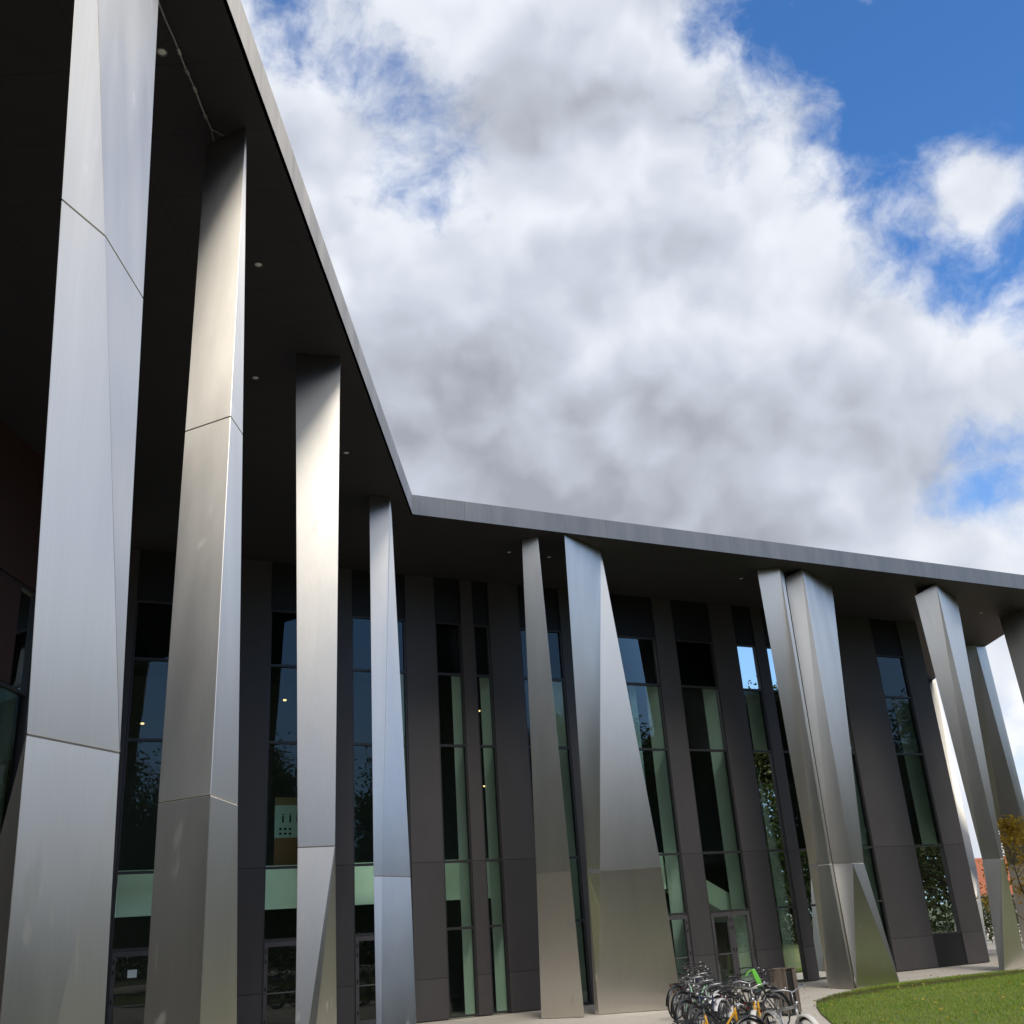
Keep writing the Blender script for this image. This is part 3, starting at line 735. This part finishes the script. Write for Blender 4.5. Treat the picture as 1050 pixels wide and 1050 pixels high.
# ------------------------------------------------------------------ bicycles
def bike_proto(fc, fender, kind=0):
    """city bicycle, x forward, standing on z=0"""
    M_F = fc; root = empty('bicycle', (0, 0, 0))
    rw, fx, bx = .335, .55, -.52
    hub_f, hub_b = Vector((fx, 0, rw+.015)), Vector((bx, 0, rw+.015))
    bb = Vector((-.06, 0, .29)); st_top = Vector((-.22, 0, .80)); hd0 = Vector((.36, 0, .60)); hd1 = Vector((.315, 0, .86))
    f_ = MB()
    f_.tube([bb, st_top], .018, 8); f_.tube([hd0, hd1], .022, 8)
    if kind == 0:                                   # step-through
        f_.tube([hd0+Vector((0, 0, .02)), Vector((.12, 0, .40)), bb+Vector((.02, 0, .02))], .024, 8)
        f_.tube([hd1-Vector((0, 0, .06)), Vector((.1, 0, .56)), st_top-Vector((-.045, 0, .25))], .017, 8)
    else:
        f_.tube([hd0+Vector((0, 0, .03)), bb], .022, 8); f_.tube([hd1-Vector((0, 0, .04)), st_top-Vector((0, 0, .05))], .019, 8)
    for s in (-1, 1):
        o = Vector((0, s*.055, 0))
        f_.tube([bb+Vector((0, s*.03, 0)), hub_b+o], .011, 6); f_.tube([st_top-Vector((0, -s*.02, .1)), hub_b+o], .010, 6)
    f_.build('frame', M_F, root, smooth=True)
    k_ = MB()
    for s in (-1, 1): k_.tube([hd0+Vector((.0, s*.02, 0)), hd0+Vector((.03, s*.05, -.04)), hub_f+Vector((0, s*.05, 0))], .012, 6)
    k_.build('fork', M_BIKE['silver'] if kind == 2 else M_F, root, smooth=True)
    for hub in (hub_f, hub_b):
        wh = MB().lathe([(.02, -.035), (.028, -.033), (.012, -.02), (.012, .02), (.028, .033), (.02, .035)], hub, 10, 'Y').build('wheel', M_BIKE['silver'], root)
        ty = MB(); ty.tube([hub+Vector((rw*math.cos(a), 0, rw*math.sin(a))) for a in [2*math.pi*i/36 for i in range(36)]], .019, 7, closed=True); ty.build('tyre', M_BIKE['rubber'], wh, smooth=True)
        ri = MB(); ri.tube([hub+Vector(((rw-.024)*math.cos(a), 0, (rw-.024)*math.sin(a))) for a in [2*math.pi*i/36 for i in range(36)]], .010, 5, closed=True); ri.build('rim', M_BIKE['silver'], wh, smooth=True)
        spk = MB()
        for i in range(24):
            a = 2*math.pi*i/24; sgn = .028 if i % 2 else -.028
            spk.tube([hub+Vector((.02*math.cos(a+.6), sgn, .02*math.sin(a+.6))), hub+Vector(((rw-.03)*math.cos(a), 0, (rw-.03)*math.sin(a)))], .0014, 3)
        spk.build('spokes', M_BIKE['silver'], wh)
        fd = MB(); A0, A1 = (.05, 2.55) if hub is hub_f else (.55, 3.25)
        ring = []
        for i in range(19):
            a = A0+(A1-A0)*i/18; row = []
            for (dr, yy) in ((.030, -.046), (.050, -.034), (.058, 0), (.050, .034), (.030, .046)):
                row.append(hub+Vector(((rw+dr)*math.cos(a), yy, (rw+dr)*math.sin(a))))
            ring.append(fd.verts(row))
        for r0, r1 in zip(ring, ring[1:]):
            for i in range(4): fd.bm.faces.new((r0[i], r0[i+1], r1[i+1], r1[i]))
        fd.build('mudguard', fender if kind == 3 or (hub is hub_f) != (fender is M_BIKE['grey']) else M_BIKE['black'], root, smooth=True)
    cr = MB(); cr.lathe([(.085, .048), (.09, .052), (.085, .056), (.02, .056), (.02, .048), (.085, .048)], bb, 20, 'Y')
    cr.tube([bb+Vector((0, .06, 0)), bb+Vector((.12, .065, -.12))], .009, 5); cr.tube([bb+Vector((0, -.06, 0)), bb+Vector((-.12, -.065, .12))], .009, 5)
    cr.build('crank', M_BIKE['silver'], root)
    for q in (1, -1): MB().box(bb+Vector((.12*q, .11*q, -.12*q)), (.09, .08, .02)).build('pedal', M_BIKE['rubber'], root)
    cg = MB(); cg.hull8([bb+Vector(p) for p in ((.11, .06, -.075), (-.46, .06, .0), (-.46, .068, .0), (.11, .068, -.075), (.11, .06, .085), (-.46, .06, .10), (-.46, .068, .10), (.11, .068, .085))]); cg.build('chain_guard', M_BIKE['black'], root)
    hb = MB(); stt = hd1+Vector((-.02, 0, .16))
    hb.tube([hd1, stt], .013, 7)
    hb.tube([stt+Vector((-.20, -.29, .03)), stt+Vector((-.06, -.27, .05)), stt+Vector((.04, -.14, .05)), stt+Vector((.05, 0, .0)), stt+Vector((.04, .14, .05)), stt+Vector((-.06, .27, .05)), stt+Vector((-.20, .29, .03))], .011, 7)
    h = hb.build('handlebar', M_BIKE['black'] if fender is M_BIKE['black'] else M_BIKE['silver'], root, smooth=True)
    for s in (-1, 1): MB().tube([stt+Vector((-.21, s*.292, .029)), stt+Vector((-.09, s*.275, .047))], .017, 7).build('grip', M_BIKE['black'], h, smooth=True)
    for s in (-1, 1): MB().tube([stt+Vector((-.04, s*.25, .04)), stt+Vector((-.10, s*.29, -.01))], .006, 5).build('brake_lever', M_BIKE['silver'], h)
    MB().lathe([(.0001, .0), (.02, .0), (.026, .02), (.0001, .03)], stt+Vector((.03, -.1, .055)), 10).build('bell', M_BIKE['silver'], h, smooth=True)
    sp_ = MB(); sp_.tube([st_top, st_top+Vector((-.025, 0, .12))], .0125, 7); sp_.build('seat_post', M_BIKE['silver'], root, smooth=True)
    sa = MB(); top = st_top+Vector((-.03, 0, .13)); rows = []
    for x, hw, z in ((-.14, .045, .03), (-.12, .085, .035), (-.05, .085, .022), (.03, .045, .018), (.10, .025, .014), (.14, .014, .0)):
        rows.append([top+Vector((x, -hw, z-.025)), top+Vector((x, -hw*.8, z+.012)), top+Vector((x, 0, z+.02)), top+Vector((x, hw*.8, z+.012)), top+Vector((x, hw, z-.025)), top+Vector((x, 0, z-.035))])
    vr = [sa.verts(r) for r in rows]
    for r0, r1 in zip(vr, vr[1:]):
        for i in range(6): sa.bm.faces.new((r0[i], r0[(i+1) % 6], r1[(i+1) % 6], r1[i]))
    sa.bm.faces.new(vr[0]); sa.bm.faces.new(vr[-1]); sa.build('saddle', M_BIKE['black'], root, smooth=True)
    rk = MB(); zr = .755
    for s in (-.055, .055, 0): rk.tube([(-.28, s, zr), (-.74, s, zr)], .006, 5)
    for x in (-.74, -.52, -.30): rk.tube([(x, -.055, zr), (x, .055, zr)], .006, 5)
    for s in (-.06, .06): rk.tube([(-.60, s, zr), hub_b+Vector((0, s, 0))], .005, 5)
    if fender is M_BIKE['grey']: rk.bm.free()
    else: rk.build('rack', M_BIKE['black'], root)
    la = MB(); la.lathe([(.0001, .0), (.035, .01), (.035, .05), (.0001, .06)], hd1+Vector((.06, 0, -.02)), 12); la.tube([hd1+Vector((.06, 0, 0)), hd1], .006, 5); la.build('front_lamp', M_BIKE['silver'], root, smooth=True)
    rl = MB(); rl.box((-.76, 0, .72), (.02, .06, .03)); rl.build('rear_lamp', M_BIKE['red'], root)
    ks = MB(); ks.tube([bb+Vector((-.04, .05, -.02)), (-.12, .22, .012)], .009, 6); ks.build('kickstand', M_BIKE['silver'], root)
    return root
M_BIKE = {'black': simple('bike_black', (.012, .012, .013), .35, 0, .2, 30), 'rubber': simple('tyre_rubber', (.016, .016, .016), .75, 0, .2, 30),
          'silver': simple('bike_alloy', (.42, .42, .43), .35, 1.0, .1, 20), 'yellow': simple('bike_yellow', (.62, .31, .012), .3, 0, .08, 20),
          'white': simple('bike_cream', (.66, .64, .60), .35, 0, .06, 20), 'grey': simple('mudguard_grey', (.60, .59, .60), .3, .1, .08, 20),
          'navy': simple('bike_navy', (.02, .03, .07), .3, 0, .1, 20), 'green': simple('bright_green', (.16, .55, .07), .45, 0, .06, 20), 'red': simple('lamp_red', (.10, .008, .006), .3),
          'lightgreen': simple('bike_mint', (.30, .50, .36), .35, 0, .06, 20), 'paint_silver': simple('bike_silver_paint', (.50, .50, .51), .3, .5, .06, 20), 'wicker': simple('basket_black', (.02, .02, .021), .6, 0, .2, 40)}
PROT = {}
def bike(fc, fe, kind, x, y, az, label, lean=4, steer=0, basket=False):
    key = (fc, fe, kind)
    if key not in PROT:
        PROT[key] = bike_proto(M_BIKE[fc], M_BIKE[fe], kind); o = PROT[key]
    else: o = copy_tree(PROT[key])
    o.location = (x, y, .002); o.rotation_mode = 'XYZ'
    o.rotation_euler = (R(lean), 0, R(90-az))
    tag(o, label, 'bicycle', 'bicycles parked in a dense row by the timber bin')
    if basket:
        bs = MB(); nz_ = 5
        for k in range(nz_+1):
            z = .80+.24*k/nz_; g_ = .02*k/nz_
            bs.tube([(.36-g_, -.17-g_, z), (.64+g_, -.17-g_, z), (.64+g_, .17+g_, z), (.36-g_, .17+g_, z)], .005, 4, closed=True)
        for x_, y_ in [(.36+.28*i/6, s) for i in range(7) for s in (-.17, .17)] + [(q_, -.17+.34*i/7) for i in range(8) for q_ in (.36, .64)]:
            bs.tube([(x_, y_, .80), (x_+(.02 if x_ > .5 else -.02)*abs((x_-.5)/.14), y_*1.12, 1.04)], .004, 4)
        bs.box((.50, 0, .80), (.28, .34, .012))
        b = bs.build('basket', M_BIKE['wicker']); b.parent = o
    return o
BIKES = [
    # frame, mudguard, kind, front mudguard top (u, v), heading, label
    ('black', 'black', 0, 716, 1001, 38, 'black bicycle at the far end of the row, nearest the broad pale column'),
    ('navy', 'black', 1, 721, 1005, 40, 'navy bicycle second from the far end of the row'),
    ('black', 'black', 0, 726, 1008, 37, 'black bicycle behind the mint framed one, with black mudguards'),
    ('lightgreen', 'black', 0, 731, 1011, 39, 'mint green bicycle among the black ones of the row'),
    ('black', 'grey', 0, 737, 1014.5, 38, 'black bicycle with the farthest of the aligned grey mudguards'),
    ('black', 'grey', 1, 743, 1018.5, 38, 'black diamond frame bicycle with the second farthest grey mudguard'),
    ('navy', 'grey', 1, 749, 1023, 39, 'navy bicycle with the third grey mudguard from the far end'),
    ('black', 'grey', 0, 757, 1029, 38, 'black step-through bicycle just behind the nearest yellow one, with a grey mudguard'),
    ('yellow', 'black', 0, 757, 1040, 66, 'yellow step-through bicycle nearest the viewer at the left of the row'),
]
jit = random.Random(3)
for i, (fc, fe, kd, u, v, az, lab) in enumerate(BIKES):
    az += jit.uniform(-11, 11); p = pz(u, v, .74)+Vector((jit.uniform(-.12, .12), jit.uniform(-.12, .12), 0)); a = R(az); c = p - Vector((math.sin(a), math.cos(a), 0))*.55
    if fe == 'grey': az += 180; u_ = .03
    bike(fc, fe, kd, c.x, c.y, az, lab, lean=jit.uniform(-1, 9), basket=False)
for fc, fe, kd, u, v, az, lab, lean, bsk in (
        ('black', 'black', 1, 762, 1014, 70, 'black bicycle with a dark front basket in the middle of the cluster', 4, True),
        ('black', 'black', 0, 772, 1019, 60, 'black bicycle in front of the one with the basket, left of the timber bin', -4, False),
        ('black', 'white', 1, 773, 1031, 15, 'black bicycle with a cream front mudguard, left of the yellow one with cream mudguards', -3, False),
        ('yellow', 'white', 0, 780, 1035, 197, 'yellow bicycle with a cream mudguard, below the timber bin', 4, False),
        ('paint_silver', 'white', 3, 810, 1040, 163, 'pale silver bicycle turned towards the viewer, nearest the lawn', 5, False)):
    p = pz(u, v, .70); bike(fc, fe, kd, p.x, p.y, az, lab, lean, basket=bsk)
# bright green seat cover hung on a handlebar
p = pz(773, 1002, 1.15); cv = MB()
rows = []
for k, (h, wd, th) in enumerate(((.0, .03, .015), (-.09, .04, .025), (-.18, .045, .03), (-.27, .04, .02))):
    q = p+Vector((.09*k/3, 0, h+.12))
    rows.append(cv.verts([q+Vector((-wd, -th, 0)), q+Vector((wd, -th, .01)), q+Vector((wd, th, .01)), q+Vector((-wd, th, 0))]))
for r0, r1 in zip(rows, rows[1:]):
    for i in range(4): cv.bm.faces.new((r0[i], r0[(i+1) % 4], r1[(i+1) % 4], r1[i]))
cv.bm.faces.new(rows[0]); cv.bm.faces.new(rows[-1])
cv.tube([p+Vector((-.02, 0, .11)), p+Vector((-.08, 0, .08)), p+Vector((-.14, .0, .02))], .010, 6)
tag(cv.build('bag', M_BIKE['green'], bevel=.012), 'bright green cover bag hanging among the bicycle handlebars', 'bag')

# timber clad litter bin
def timber():
    M, t, out = mat('weathered_timber')
    p = objco(t); f, _ = t.noise(scaled(t, p, (14, 14, 1.2)), 1.0, 5, .65, .4)
    c = t.ramp(f, [(.25, (.06, .045, .036)), (.5, (.155, .12, .098)), (.75, (.25, .205, .17))])
    b = principled(t, out, Base_Color=c, Roughness=.8); t.put(b.inputs['Normal'], bump(t, f, .5, .006)); return M
M_TIMB = timber()
bp = pz(809, 1041, 0); BINA = R(-45)
bn = empty('litter_bin', bp); tag(bn, 'weathered timber clad litter bin with a black liner beside the bicycles', 'litter bin')
Mz = Matrix.Rotation(BINA, 3, 'Z')
def bpos(x, y, z): return bp + Mz @ Vector((x, y, z))
for f_i, (nx, ny) in enumerate(((0, -1), (1, 0), (0, 1), (-1, 0))):
    for k in range(3):
        if f_i == 1 and k < 2: continue
        off = (-.14 + .14*k)
        c_ = bpos(nx*.205 + (-ny)*off, ny*.205 + nx*off, .49+rnd.uniform(-.008, .008))
        ang = BINA + (0 if nx == 0 else math.pi/2)
        MB().box(c_, (.132, .028, .88), ang).build('plank', M_TIMB, bn, bevel=.004)
MB().prism([bpos(x, y, 0).to_2d() for x, y in ((-.18, -.18), (.18, -.18), (.18, .18), (-.18, .18))], .06, .86).build('liner', M_BLACK, bn)
MB().prism([bpos(x, y, 0).to_2d() for x, y in ((-.19, -.19), (.19, -.19), (.19, .19), (-.19, .19))], .0, .06).build('base', M_FRAME, bn)
tp = MB()
for x0, y0_, x1, y1_ in ((-.22, -.22, .22, -.15), (-.22, .15, .22, .22), (-.22, -.148, -.15, .148)):
    tp.prism([bpos(x, y, 0).to_2d() for x, y in ((x0, y0_), (x1, y0_), (x1, y1_), (x0, y1_))], .935, .96)
tp.build('rim', M_TIMB, bn, bevel=.004)

# ------------------------------------------------------------------ vegetation
def leaf_mat(name, c0, c1, c2, trans=.35):
    M, t, out = mat(name)
    oi = t.new('ShaderNodeNewGeometry').outputs['Random Per Island']
    f, _ = t.noise(worldco(t), .9, 3, .6)
    c = t.ramp(t.math('MULTIPLY_ADD', t.math('SUBTRACT', f, .5), .9, oi), [(.1, c0), (.5, c1), (.9, c2)])
    b = t.new('ShaderNodeBsdfPrincipled'); t.put(b.inputs['Base Color'], c); b.inputs['Roughness'].default_value = .55
    b.inputs['Specular IOR Level'].default_value = .3
    tr = t.new('ShaderNodeBsdfTranslucent'); t.put(tr.inputs[0], c)
    mx = t.new('ShaderNodeMixShader'); mx.inputs[0].default_value = trans
    t.l.new(b.outputs[0], mx.inputs[1]); t.l.new(tr.outputs[0], mx.inputs[2]); t.l.new(mx.outputs[0], out.inputs['Surface'])
    return M
def bark():
    M, t, out = mat('bark'); f, _ = t.noise(scaled(t, objco(t), (6, 6, 1.3)), 1.0, 6, .65)
    b = principled(t, out, Base_Color=t.ramp(f, [(.3, (.035, .027, .02)), (.7, (.12, .095, .072))]), Roughness=.9)
    t.put(b.inputs['Normal'], bump(t, f, .7, .03)); return M
M_BARK = bark()
M_LEAFG = leaf_mat('green_leaves', (.035, .058, .016), (.070, .105, .028), (.13, .14, .04))
M_LEAFY = leaf_mat('yellow_leaves', (.30, .20, .02), (.52, .36, .04), (.66, .48, .08), .45)
M_LEAFD = leaf_mat('dark_leaves', (.030, .045, .016), (.060, .085, .030), (.115, .12, .045))
def leaf_quads(pts, sizes, rg, up=.3):
    """leaf-sized bent quads: returns verts, faces (numpy)"""
    n = len(pts); nr = rg.normal(size=(n, 3)); nr[:, 2] = np.abs(nr[:, 2])+up; nr /= np.linalg.norm(nr, axis=1)[:, None]
    t_ = rg.normal(size=(n, 3)); t_ -= (t_*nr).sum(1)[:, None]*nr; t_ /= np.linalg.norm(t_, axis=1)[:, None]
    b_ = np.cross(nr, t_); L = sizes[:, None]
    v = np.stack([pts-t_*L*.5, pts+b_*L*.30+nr*L*.06, pts+t_*L*.5, pts-b_*L*.30+nr*L*.06], 1).reshape(-1, 3)
    f = np.arange(n*4).reshape(n, 4)
    return v, f
def mesh_np(name, v, f, m_, parent=None):
    me = bpy.data.meshes.new(name); nv, nf, k = len(v), len(f), f.shape[1]
    me.vertices.add(nv); me.vertices.foreach_set('co', v.astype(np.float32).ravel()); me.loops.add(nf*k); me.loops.foreach_set('vertex_index', f.astype(np.int32).ravel())
    me.polygons.add(nf); me.polygons.foreach_set('loop_start', (np.arange(nf)*k).astype(np.int32)); me.update(calc_edges=True); me.materials.append(m_)
    o = bpy.data.objects.new(name, me); COL.objects.link(o)
    if parent is not None: o.parent = parent
    return o
def tree(name, seed, h, cr, nl, lsize, leafm, trunk_r=.25, base=.16, clusters=120, local_only=True):
    rg = np.random.default_rng(seed); rd = random.Random(seed)
    root = empty(name, (0, 0, 0)); tk = MB()
    top = Vector((rd.uniform(-.4, .4), rd.uniform(-.4, .4), h*.82))
    tp = [Vector((0, 0, -.05)), Vector((rd.uniform(-.1, .1), rd.uniform(-.1, .1), h*.25)), Vector((rd.uniform(-.25, .25), rd.uniform(-.25, .25), h*.55)), top]
    tk.tube(tp, trunk_r, 9, r1=trunk_r*.18)
    ctr = []
    for i in range(clusters):
        z = h*(base+(1-base)*rd.random()**.85)
        k = (z/h-base)/(1-base); prof = math.sin(math.pi*min(1, .18+.82*k)**.8)**.7 if k < .97 else .25
        a = rd.uniform(0, 2*math.pi); rr = cr*prof*math.sqrt(rd.uniform(.12, 1))
        ctr.append(Vector((rr*math.cos(a), rr*math.sin(a), z)))
    for c in ctr[::2]:
        z0 = max(h*base*.7, c.z-c.xy.length*.75); k = z0/h
        s0 = tp[1].lerp(tp[2], min(1, max(0, (k-.25)/.3))) if k < .55 else tp[2].lerp(tp[3], min(1, (k-.55)/.27))
        s0 = Vector((s0.x, s0.y, z0)); mid = s0.lerp(c, .5)+Vector((0, 0, .06*(c-s0).length))
        tk.tube([s0, mid, c], trunk_r*.30*(1-k*.6), 5, r1=.012)
    tk.build('trunk', M_BARK, root, smooth=True)
    P = []; per = nl//clusters
    for c in ctr:
        sg = cr*rd.uniform(.12, .21); q = rg.normal(size=(int(per*rd.uniform(.6, 1.4)), 3))*np.array([sg, sg, sg*.62])
        P.append(q+np.array(c))
    P = np.concatenate(P); sz = rg.uniform(.7, 1.4, len(P))*lsize
    v, f = leaf_quads(P, sz, rg); mesh_np('crown', v, f, leafm, root)
    return root
# tall trees over the lawn, mirrored in the glazing and the steel
TREES = [tree('deciduous_tree', 11, 15.5, 6.2, 60000, .24, M_LEAFG, .36), tree('deciduous_tree', 12, 13, 5.2, 45000, .22, M_LEAFD, .30), tree('deciduous_tree', 13, 17, 6.6, 65000, .25, M_LEAFG, .4)]
TP = [(0, 21, -7, 0, 1.0), (1, 30, 2, 1, 1.1), (2, 38, 12, 2, .95), (0, 47, 22, 3, 1.05), (1, 56, 32, .5, 1.2), (2, 12, -20, 4, 1.0), (1, 2, -28, 2.2, 1.1), (0, 64, 44, 1.5, .8), (2, 47, 2, 5, 1.0), (0, 28, -14, 3.3, 1.05), (1, 15, -13, 2.7, 1.1), (1, 35, -20, 1.9, 1.2), (0, 52, 12, .9, 1.0)]
TL = ['farthest left in the mirrored line', 'second along', 'third along', 'fourth along', 'fifth along', 'behind the viewer', 'directly behind the viewer', 'at the far right end', 'set back on the right', 'set back on the left', 'between the viewer and the others', 'deepest of the left ones', 'deepest of the right ones']
used = set()
for (k, x, y, rz, s), l in zip(TP, TL):
    o = TREES[k] if k not in used else copy_tree(TREES[k]); used.add(k)
    o.location = (x, y, .1); o.rotation_euler = (0, 0, rz); o.scale = (s, s, s)
    tag(o, 'tall leafy tree across the lawn mirrored in the windows, ' + l, 'tree', 'trees mirrored in the glass front')
hg_ = np.random.default_rng(9); HP = []  # unseen leafy row, added to block bright lawn from the low reflections
for k in range(150):
    a_ = k/149; q = hg_.normal(size=(120, 3))*np.array([.55, .55, .42])+np.array([0, 0, .8]); q[:, 2] = np.clip(q[:, 2], 0, 1.75)
    q[:, 0] += 25+a_*22; q[:, 1] += -6+a_*42; HP.append(q)
HP = np.concatenate(HP); v, f = leaf_quads(HP, hg_.uniform(.10, .2, len(HP)), hg_)
tag(mesh_np('added_hedge', v, f, M_LEAFD), 'low dark leafy row added out of view to darken the lowest mirrored panes', 'added_hedge')
# a dense wood closes the view behind those trees
rgw = np.random.default_rng(77); WP = []
for k in range(230):
    a_ = rgw.uniform(R(42), R(215)); rr = rgw.uniform(72, 95); hh = rgw.uniform(8, 14)
    q = rgw.normal(size=(700, 3))*np.array([2.6, 2.6, hh*.25])+np.array([0, 0, hh*.5])
    q[:, 2] = np.abs(q[:, 2]); q[:, 0] += rr*math.sin(a_); q[:, 1] += rr*math.cos(a_); WP.append(q)
WP = np.concatenate(WP); v, f = leaf_quads(WP, rgw.uniform(.35, .7, len(WP)), rgw)
tag(mesh_np('woodland', v, f, M_LEAFD), 'dense dark wood beyond the lawn, mirrored in the glass', 'woodland', kind='stuff')
# young yellow tree at the right edge
yt = tree('young_tree', 21, 4.9, 1.5, 2400, .14, M_LEAFY, .05, .28, 34)
p = pyz(1068, 44.0, 0); yt.location = (p.x, p.y, 0)
tag(yt, 'young tree with yellow autumn leaves at the right frame edge', 'tree')
def bush(x, y, h, r_, seed, lab, m_):
    rg = np.random.default_rng(seed); root = empty('shrub', (x, y, 0)); tag(root, lab, 'shrub')
    q = rg.normal(size=(1800, 3))*np.array([r_*.45, r_*.45, h*.24])+np.array([0, 0, h*.5]); q[:, 2] = np.abs(q[:, 2])
    v, f = leaf_quads(q, rg.uniform(.1, .2, len(q)), rg); o = mesh_np('foliage', v, f, m_, root)
    stx = MB()
    for i in range(7):
        a = i*.9; stx.tube([(0, 0, -.02), (.3*r_*math.cos(a), .3*r_*math.sin(a), h*.7)], .015, 5)
    o2 = stx.build('stem', M_BARK); o2.parent = root
p = pyz(1017, 62, 0); bush(p.x, p.y, 2.6, 1.2, 31, 'small green shrub seen through the gap beside the end of the dark wall', M_LEAFG)
p = pyz(1058, 56, 0); bush(p.x, p.y, 2.0, 1.7, 32, 'dark shrub at the right frame edge behind the yellow tree', M_LEAFD)

# low house beyond, orange tiled roof
def tiles():
    M, t, out = mat('orange_tiles')
    p = objco(t); z = t.new('ShaderNodeSeparateXYZ'); t.put(z.inputs[0], p)
    a = t.math('FRACT', t.math('MULTIPLY', z.outputs['Z'], 5.0)); b_ = t.math('SINE', t.math('MULTIPLY', z.outputs['X'], 26))
    f, _ = t.noise(p, 2.2, 5, .7)
    c = t.mix(f, (.36, .10, .045), (.50, .17, .08)); c = t.mix(t.math('MULTIPLY', t.smooth(a, .8, 1.0), .5), c, (.14, .04, .02))
    pb = principled(t, out, Base_Color=c, Roughness=.75); t.put(pb.inputs['Normal'], bump(t, t.math('ADD', a, b_), .5, .03)); return M
hx, hy = pyz(1030, 75, 0).x, 75
ho = empty('house', (hx, hy, 0)); tag(ho, 'low white house with an orange tiled roof beyond the end of the hall', 'house')
def loc_part(mb, name, m_, par=ho, **k): o = mb.build(name, m_, **k); o.parent = par; return o
loc_part(MB().box((0, 0, 1.15), (22, 8, 2.3)), 'wall', simple('white_render', (.72, .71, .68), .8, 0, .06, 1.5))
rf = MB(); rf.hull8([(-11.6, -4.7, 2.25), (11.6, -4.7, 2.25), (11.6, -4.5, 2.25), (-11.6, -4.5, 2.25), (-11.6, -.1, 4.75), (11.6, -.1, 4.75), (11.6, .1, 4.75), (-11.6, .1, 4.75)])
rf.hull8([(-11.6, 4.5, 2.25), (11.6, 4.5, 2.25), (11.6, 4.7, 2.25), (-11.6, 4.7, 2.25), (-11.6, .12, 4.75), (11.6, .12, 4.75), (11.6, .2, 4.75), (-11.6, .2, 4.75)])
rfo = loc_part(rf, 'roof', tiles())
loc_part(MB().tube([(-11.6, -4.78, 2.2), (11.6, -4.78, 2.2)], .09, 8), 'gutter', M_BLACK)
for x in (-8, -5, -1.2, 2, 5.5, 8.6):
    wn = loc_part(MB().box((x, -4.02, 1.35), (1.2, .08, 1.2)), 'window', simple('house_window_frame', (.6, .6, .58), .5))
    loc_part(MB().box((x, -4.065, 1.35), (1.05, .02, 1.05)), 'pane', M_FRAME, wn)

# grass blades near the viewer's side of the mound
rg = np.random.default_rng(5)
N = 0; V = []
def in_view(x, y):
    dv = Vector((x, y, .2))-CO; z = dv.dot(_fwd)
    if z < 1: return False
    u = 525+CAM_F*dv.dot(CR)/z; v = 525-CAM_F*dv.dot(CU)/z
    return 790 < u < 1075 and 960 < v < 1085
pts = []
while len(pts) < 60000:
    xy = rg.uniform((4.5, 17.5), (24, 45), size=(4000, 2))
    for x, y in xy:
        if in_view(x, y) and inside_lawn(x, y): pts.append((x, y))
    N += 1
    if N > 400: break
pts = np.array(pts[:60000])
zz = np.array([lawn_h(x, y) for x, y in pts])
print('grass', len(pts))
n = len(pts); base = np.c_[pts, zz-.005]
a = rg.uniform(0, 2*np.pi, n); lean = rg.normal(size=(n, 2))*.022; hgt = rg.uniform(.025, .075, n)
wd = rg.uniform(.004, .008, n)
dx = np.c_[np.cos(a)*wd, np.sin(a)*wd, np.zeros(n)]
tip = base+np.c_[lean, hgt]
v = np.stack([base-dx, base+dx, tip], 1).reshape(-1, 3); f = np.arange(n*3).reshape(n, 3)
def grass_mat():
    M, t, out = mat('grass_blades'); oi = t.new('ShaderNodeNewGeometry').outputs['Random Per Island']; pp = worldco(t)
    f_, _ = t.noise(pp, .8, 4, .6)
    c = t.ramp(t.math('MULTIPLY_ADD', t.math('SUBTRACT', f_, .5), .8, oi), [(.05, (.12, .22, .018)), (.45, (.22, .36, .035)), (.8, (.34, .44, .06)), (1.0, (.42, .38, .12))])
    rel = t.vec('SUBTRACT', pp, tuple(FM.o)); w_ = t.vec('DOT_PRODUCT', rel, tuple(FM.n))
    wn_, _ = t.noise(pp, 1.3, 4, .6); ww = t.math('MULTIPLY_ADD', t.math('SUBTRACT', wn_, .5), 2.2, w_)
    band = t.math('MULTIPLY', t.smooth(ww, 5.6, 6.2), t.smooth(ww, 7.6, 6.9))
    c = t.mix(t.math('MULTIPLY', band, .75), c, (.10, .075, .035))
    b = t.new('ShaderNodeBsdfPrincipled'); t.put(b.inputs['Base Color'], c); b.inputs['Roughness'].default_value = .6
    tr = t.new('ShaderNodeBsdfTranslucent'); t.put(tr.inputs[0], c); mx = t.new('ShaderNodeMixShader'); mx.inputs[0].default_value = .35
    t.l.new(b.outputs[0], mx.inputs[1]); t.l.new(tr.outputs[0], mx.inputs[2]); t.l.new(mx.outputs[0], out.inputs['Surface']); return M
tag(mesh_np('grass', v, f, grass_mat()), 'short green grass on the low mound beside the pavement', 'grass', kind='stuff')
# fallen leaves
lp_ = []
while len(lp_) < 260:
    x, y = rg.uniform((5.5, 19), (20, 42))
    if in_view(x, y): lp_.append((x, y, (lawn_h(x, y)+.05) if inside_lawn(x, y) else .012))
v, f = leaf_quads(np.array(lp_), rg.uniform(.06, .11, len(lp_)), rg, 2.0)
tag(mesh_np('fallen_leaves', v, f, M_LEAFY), 'dry yellow leaves scattered on grass and pavement', 'leaves', kind='stuff')
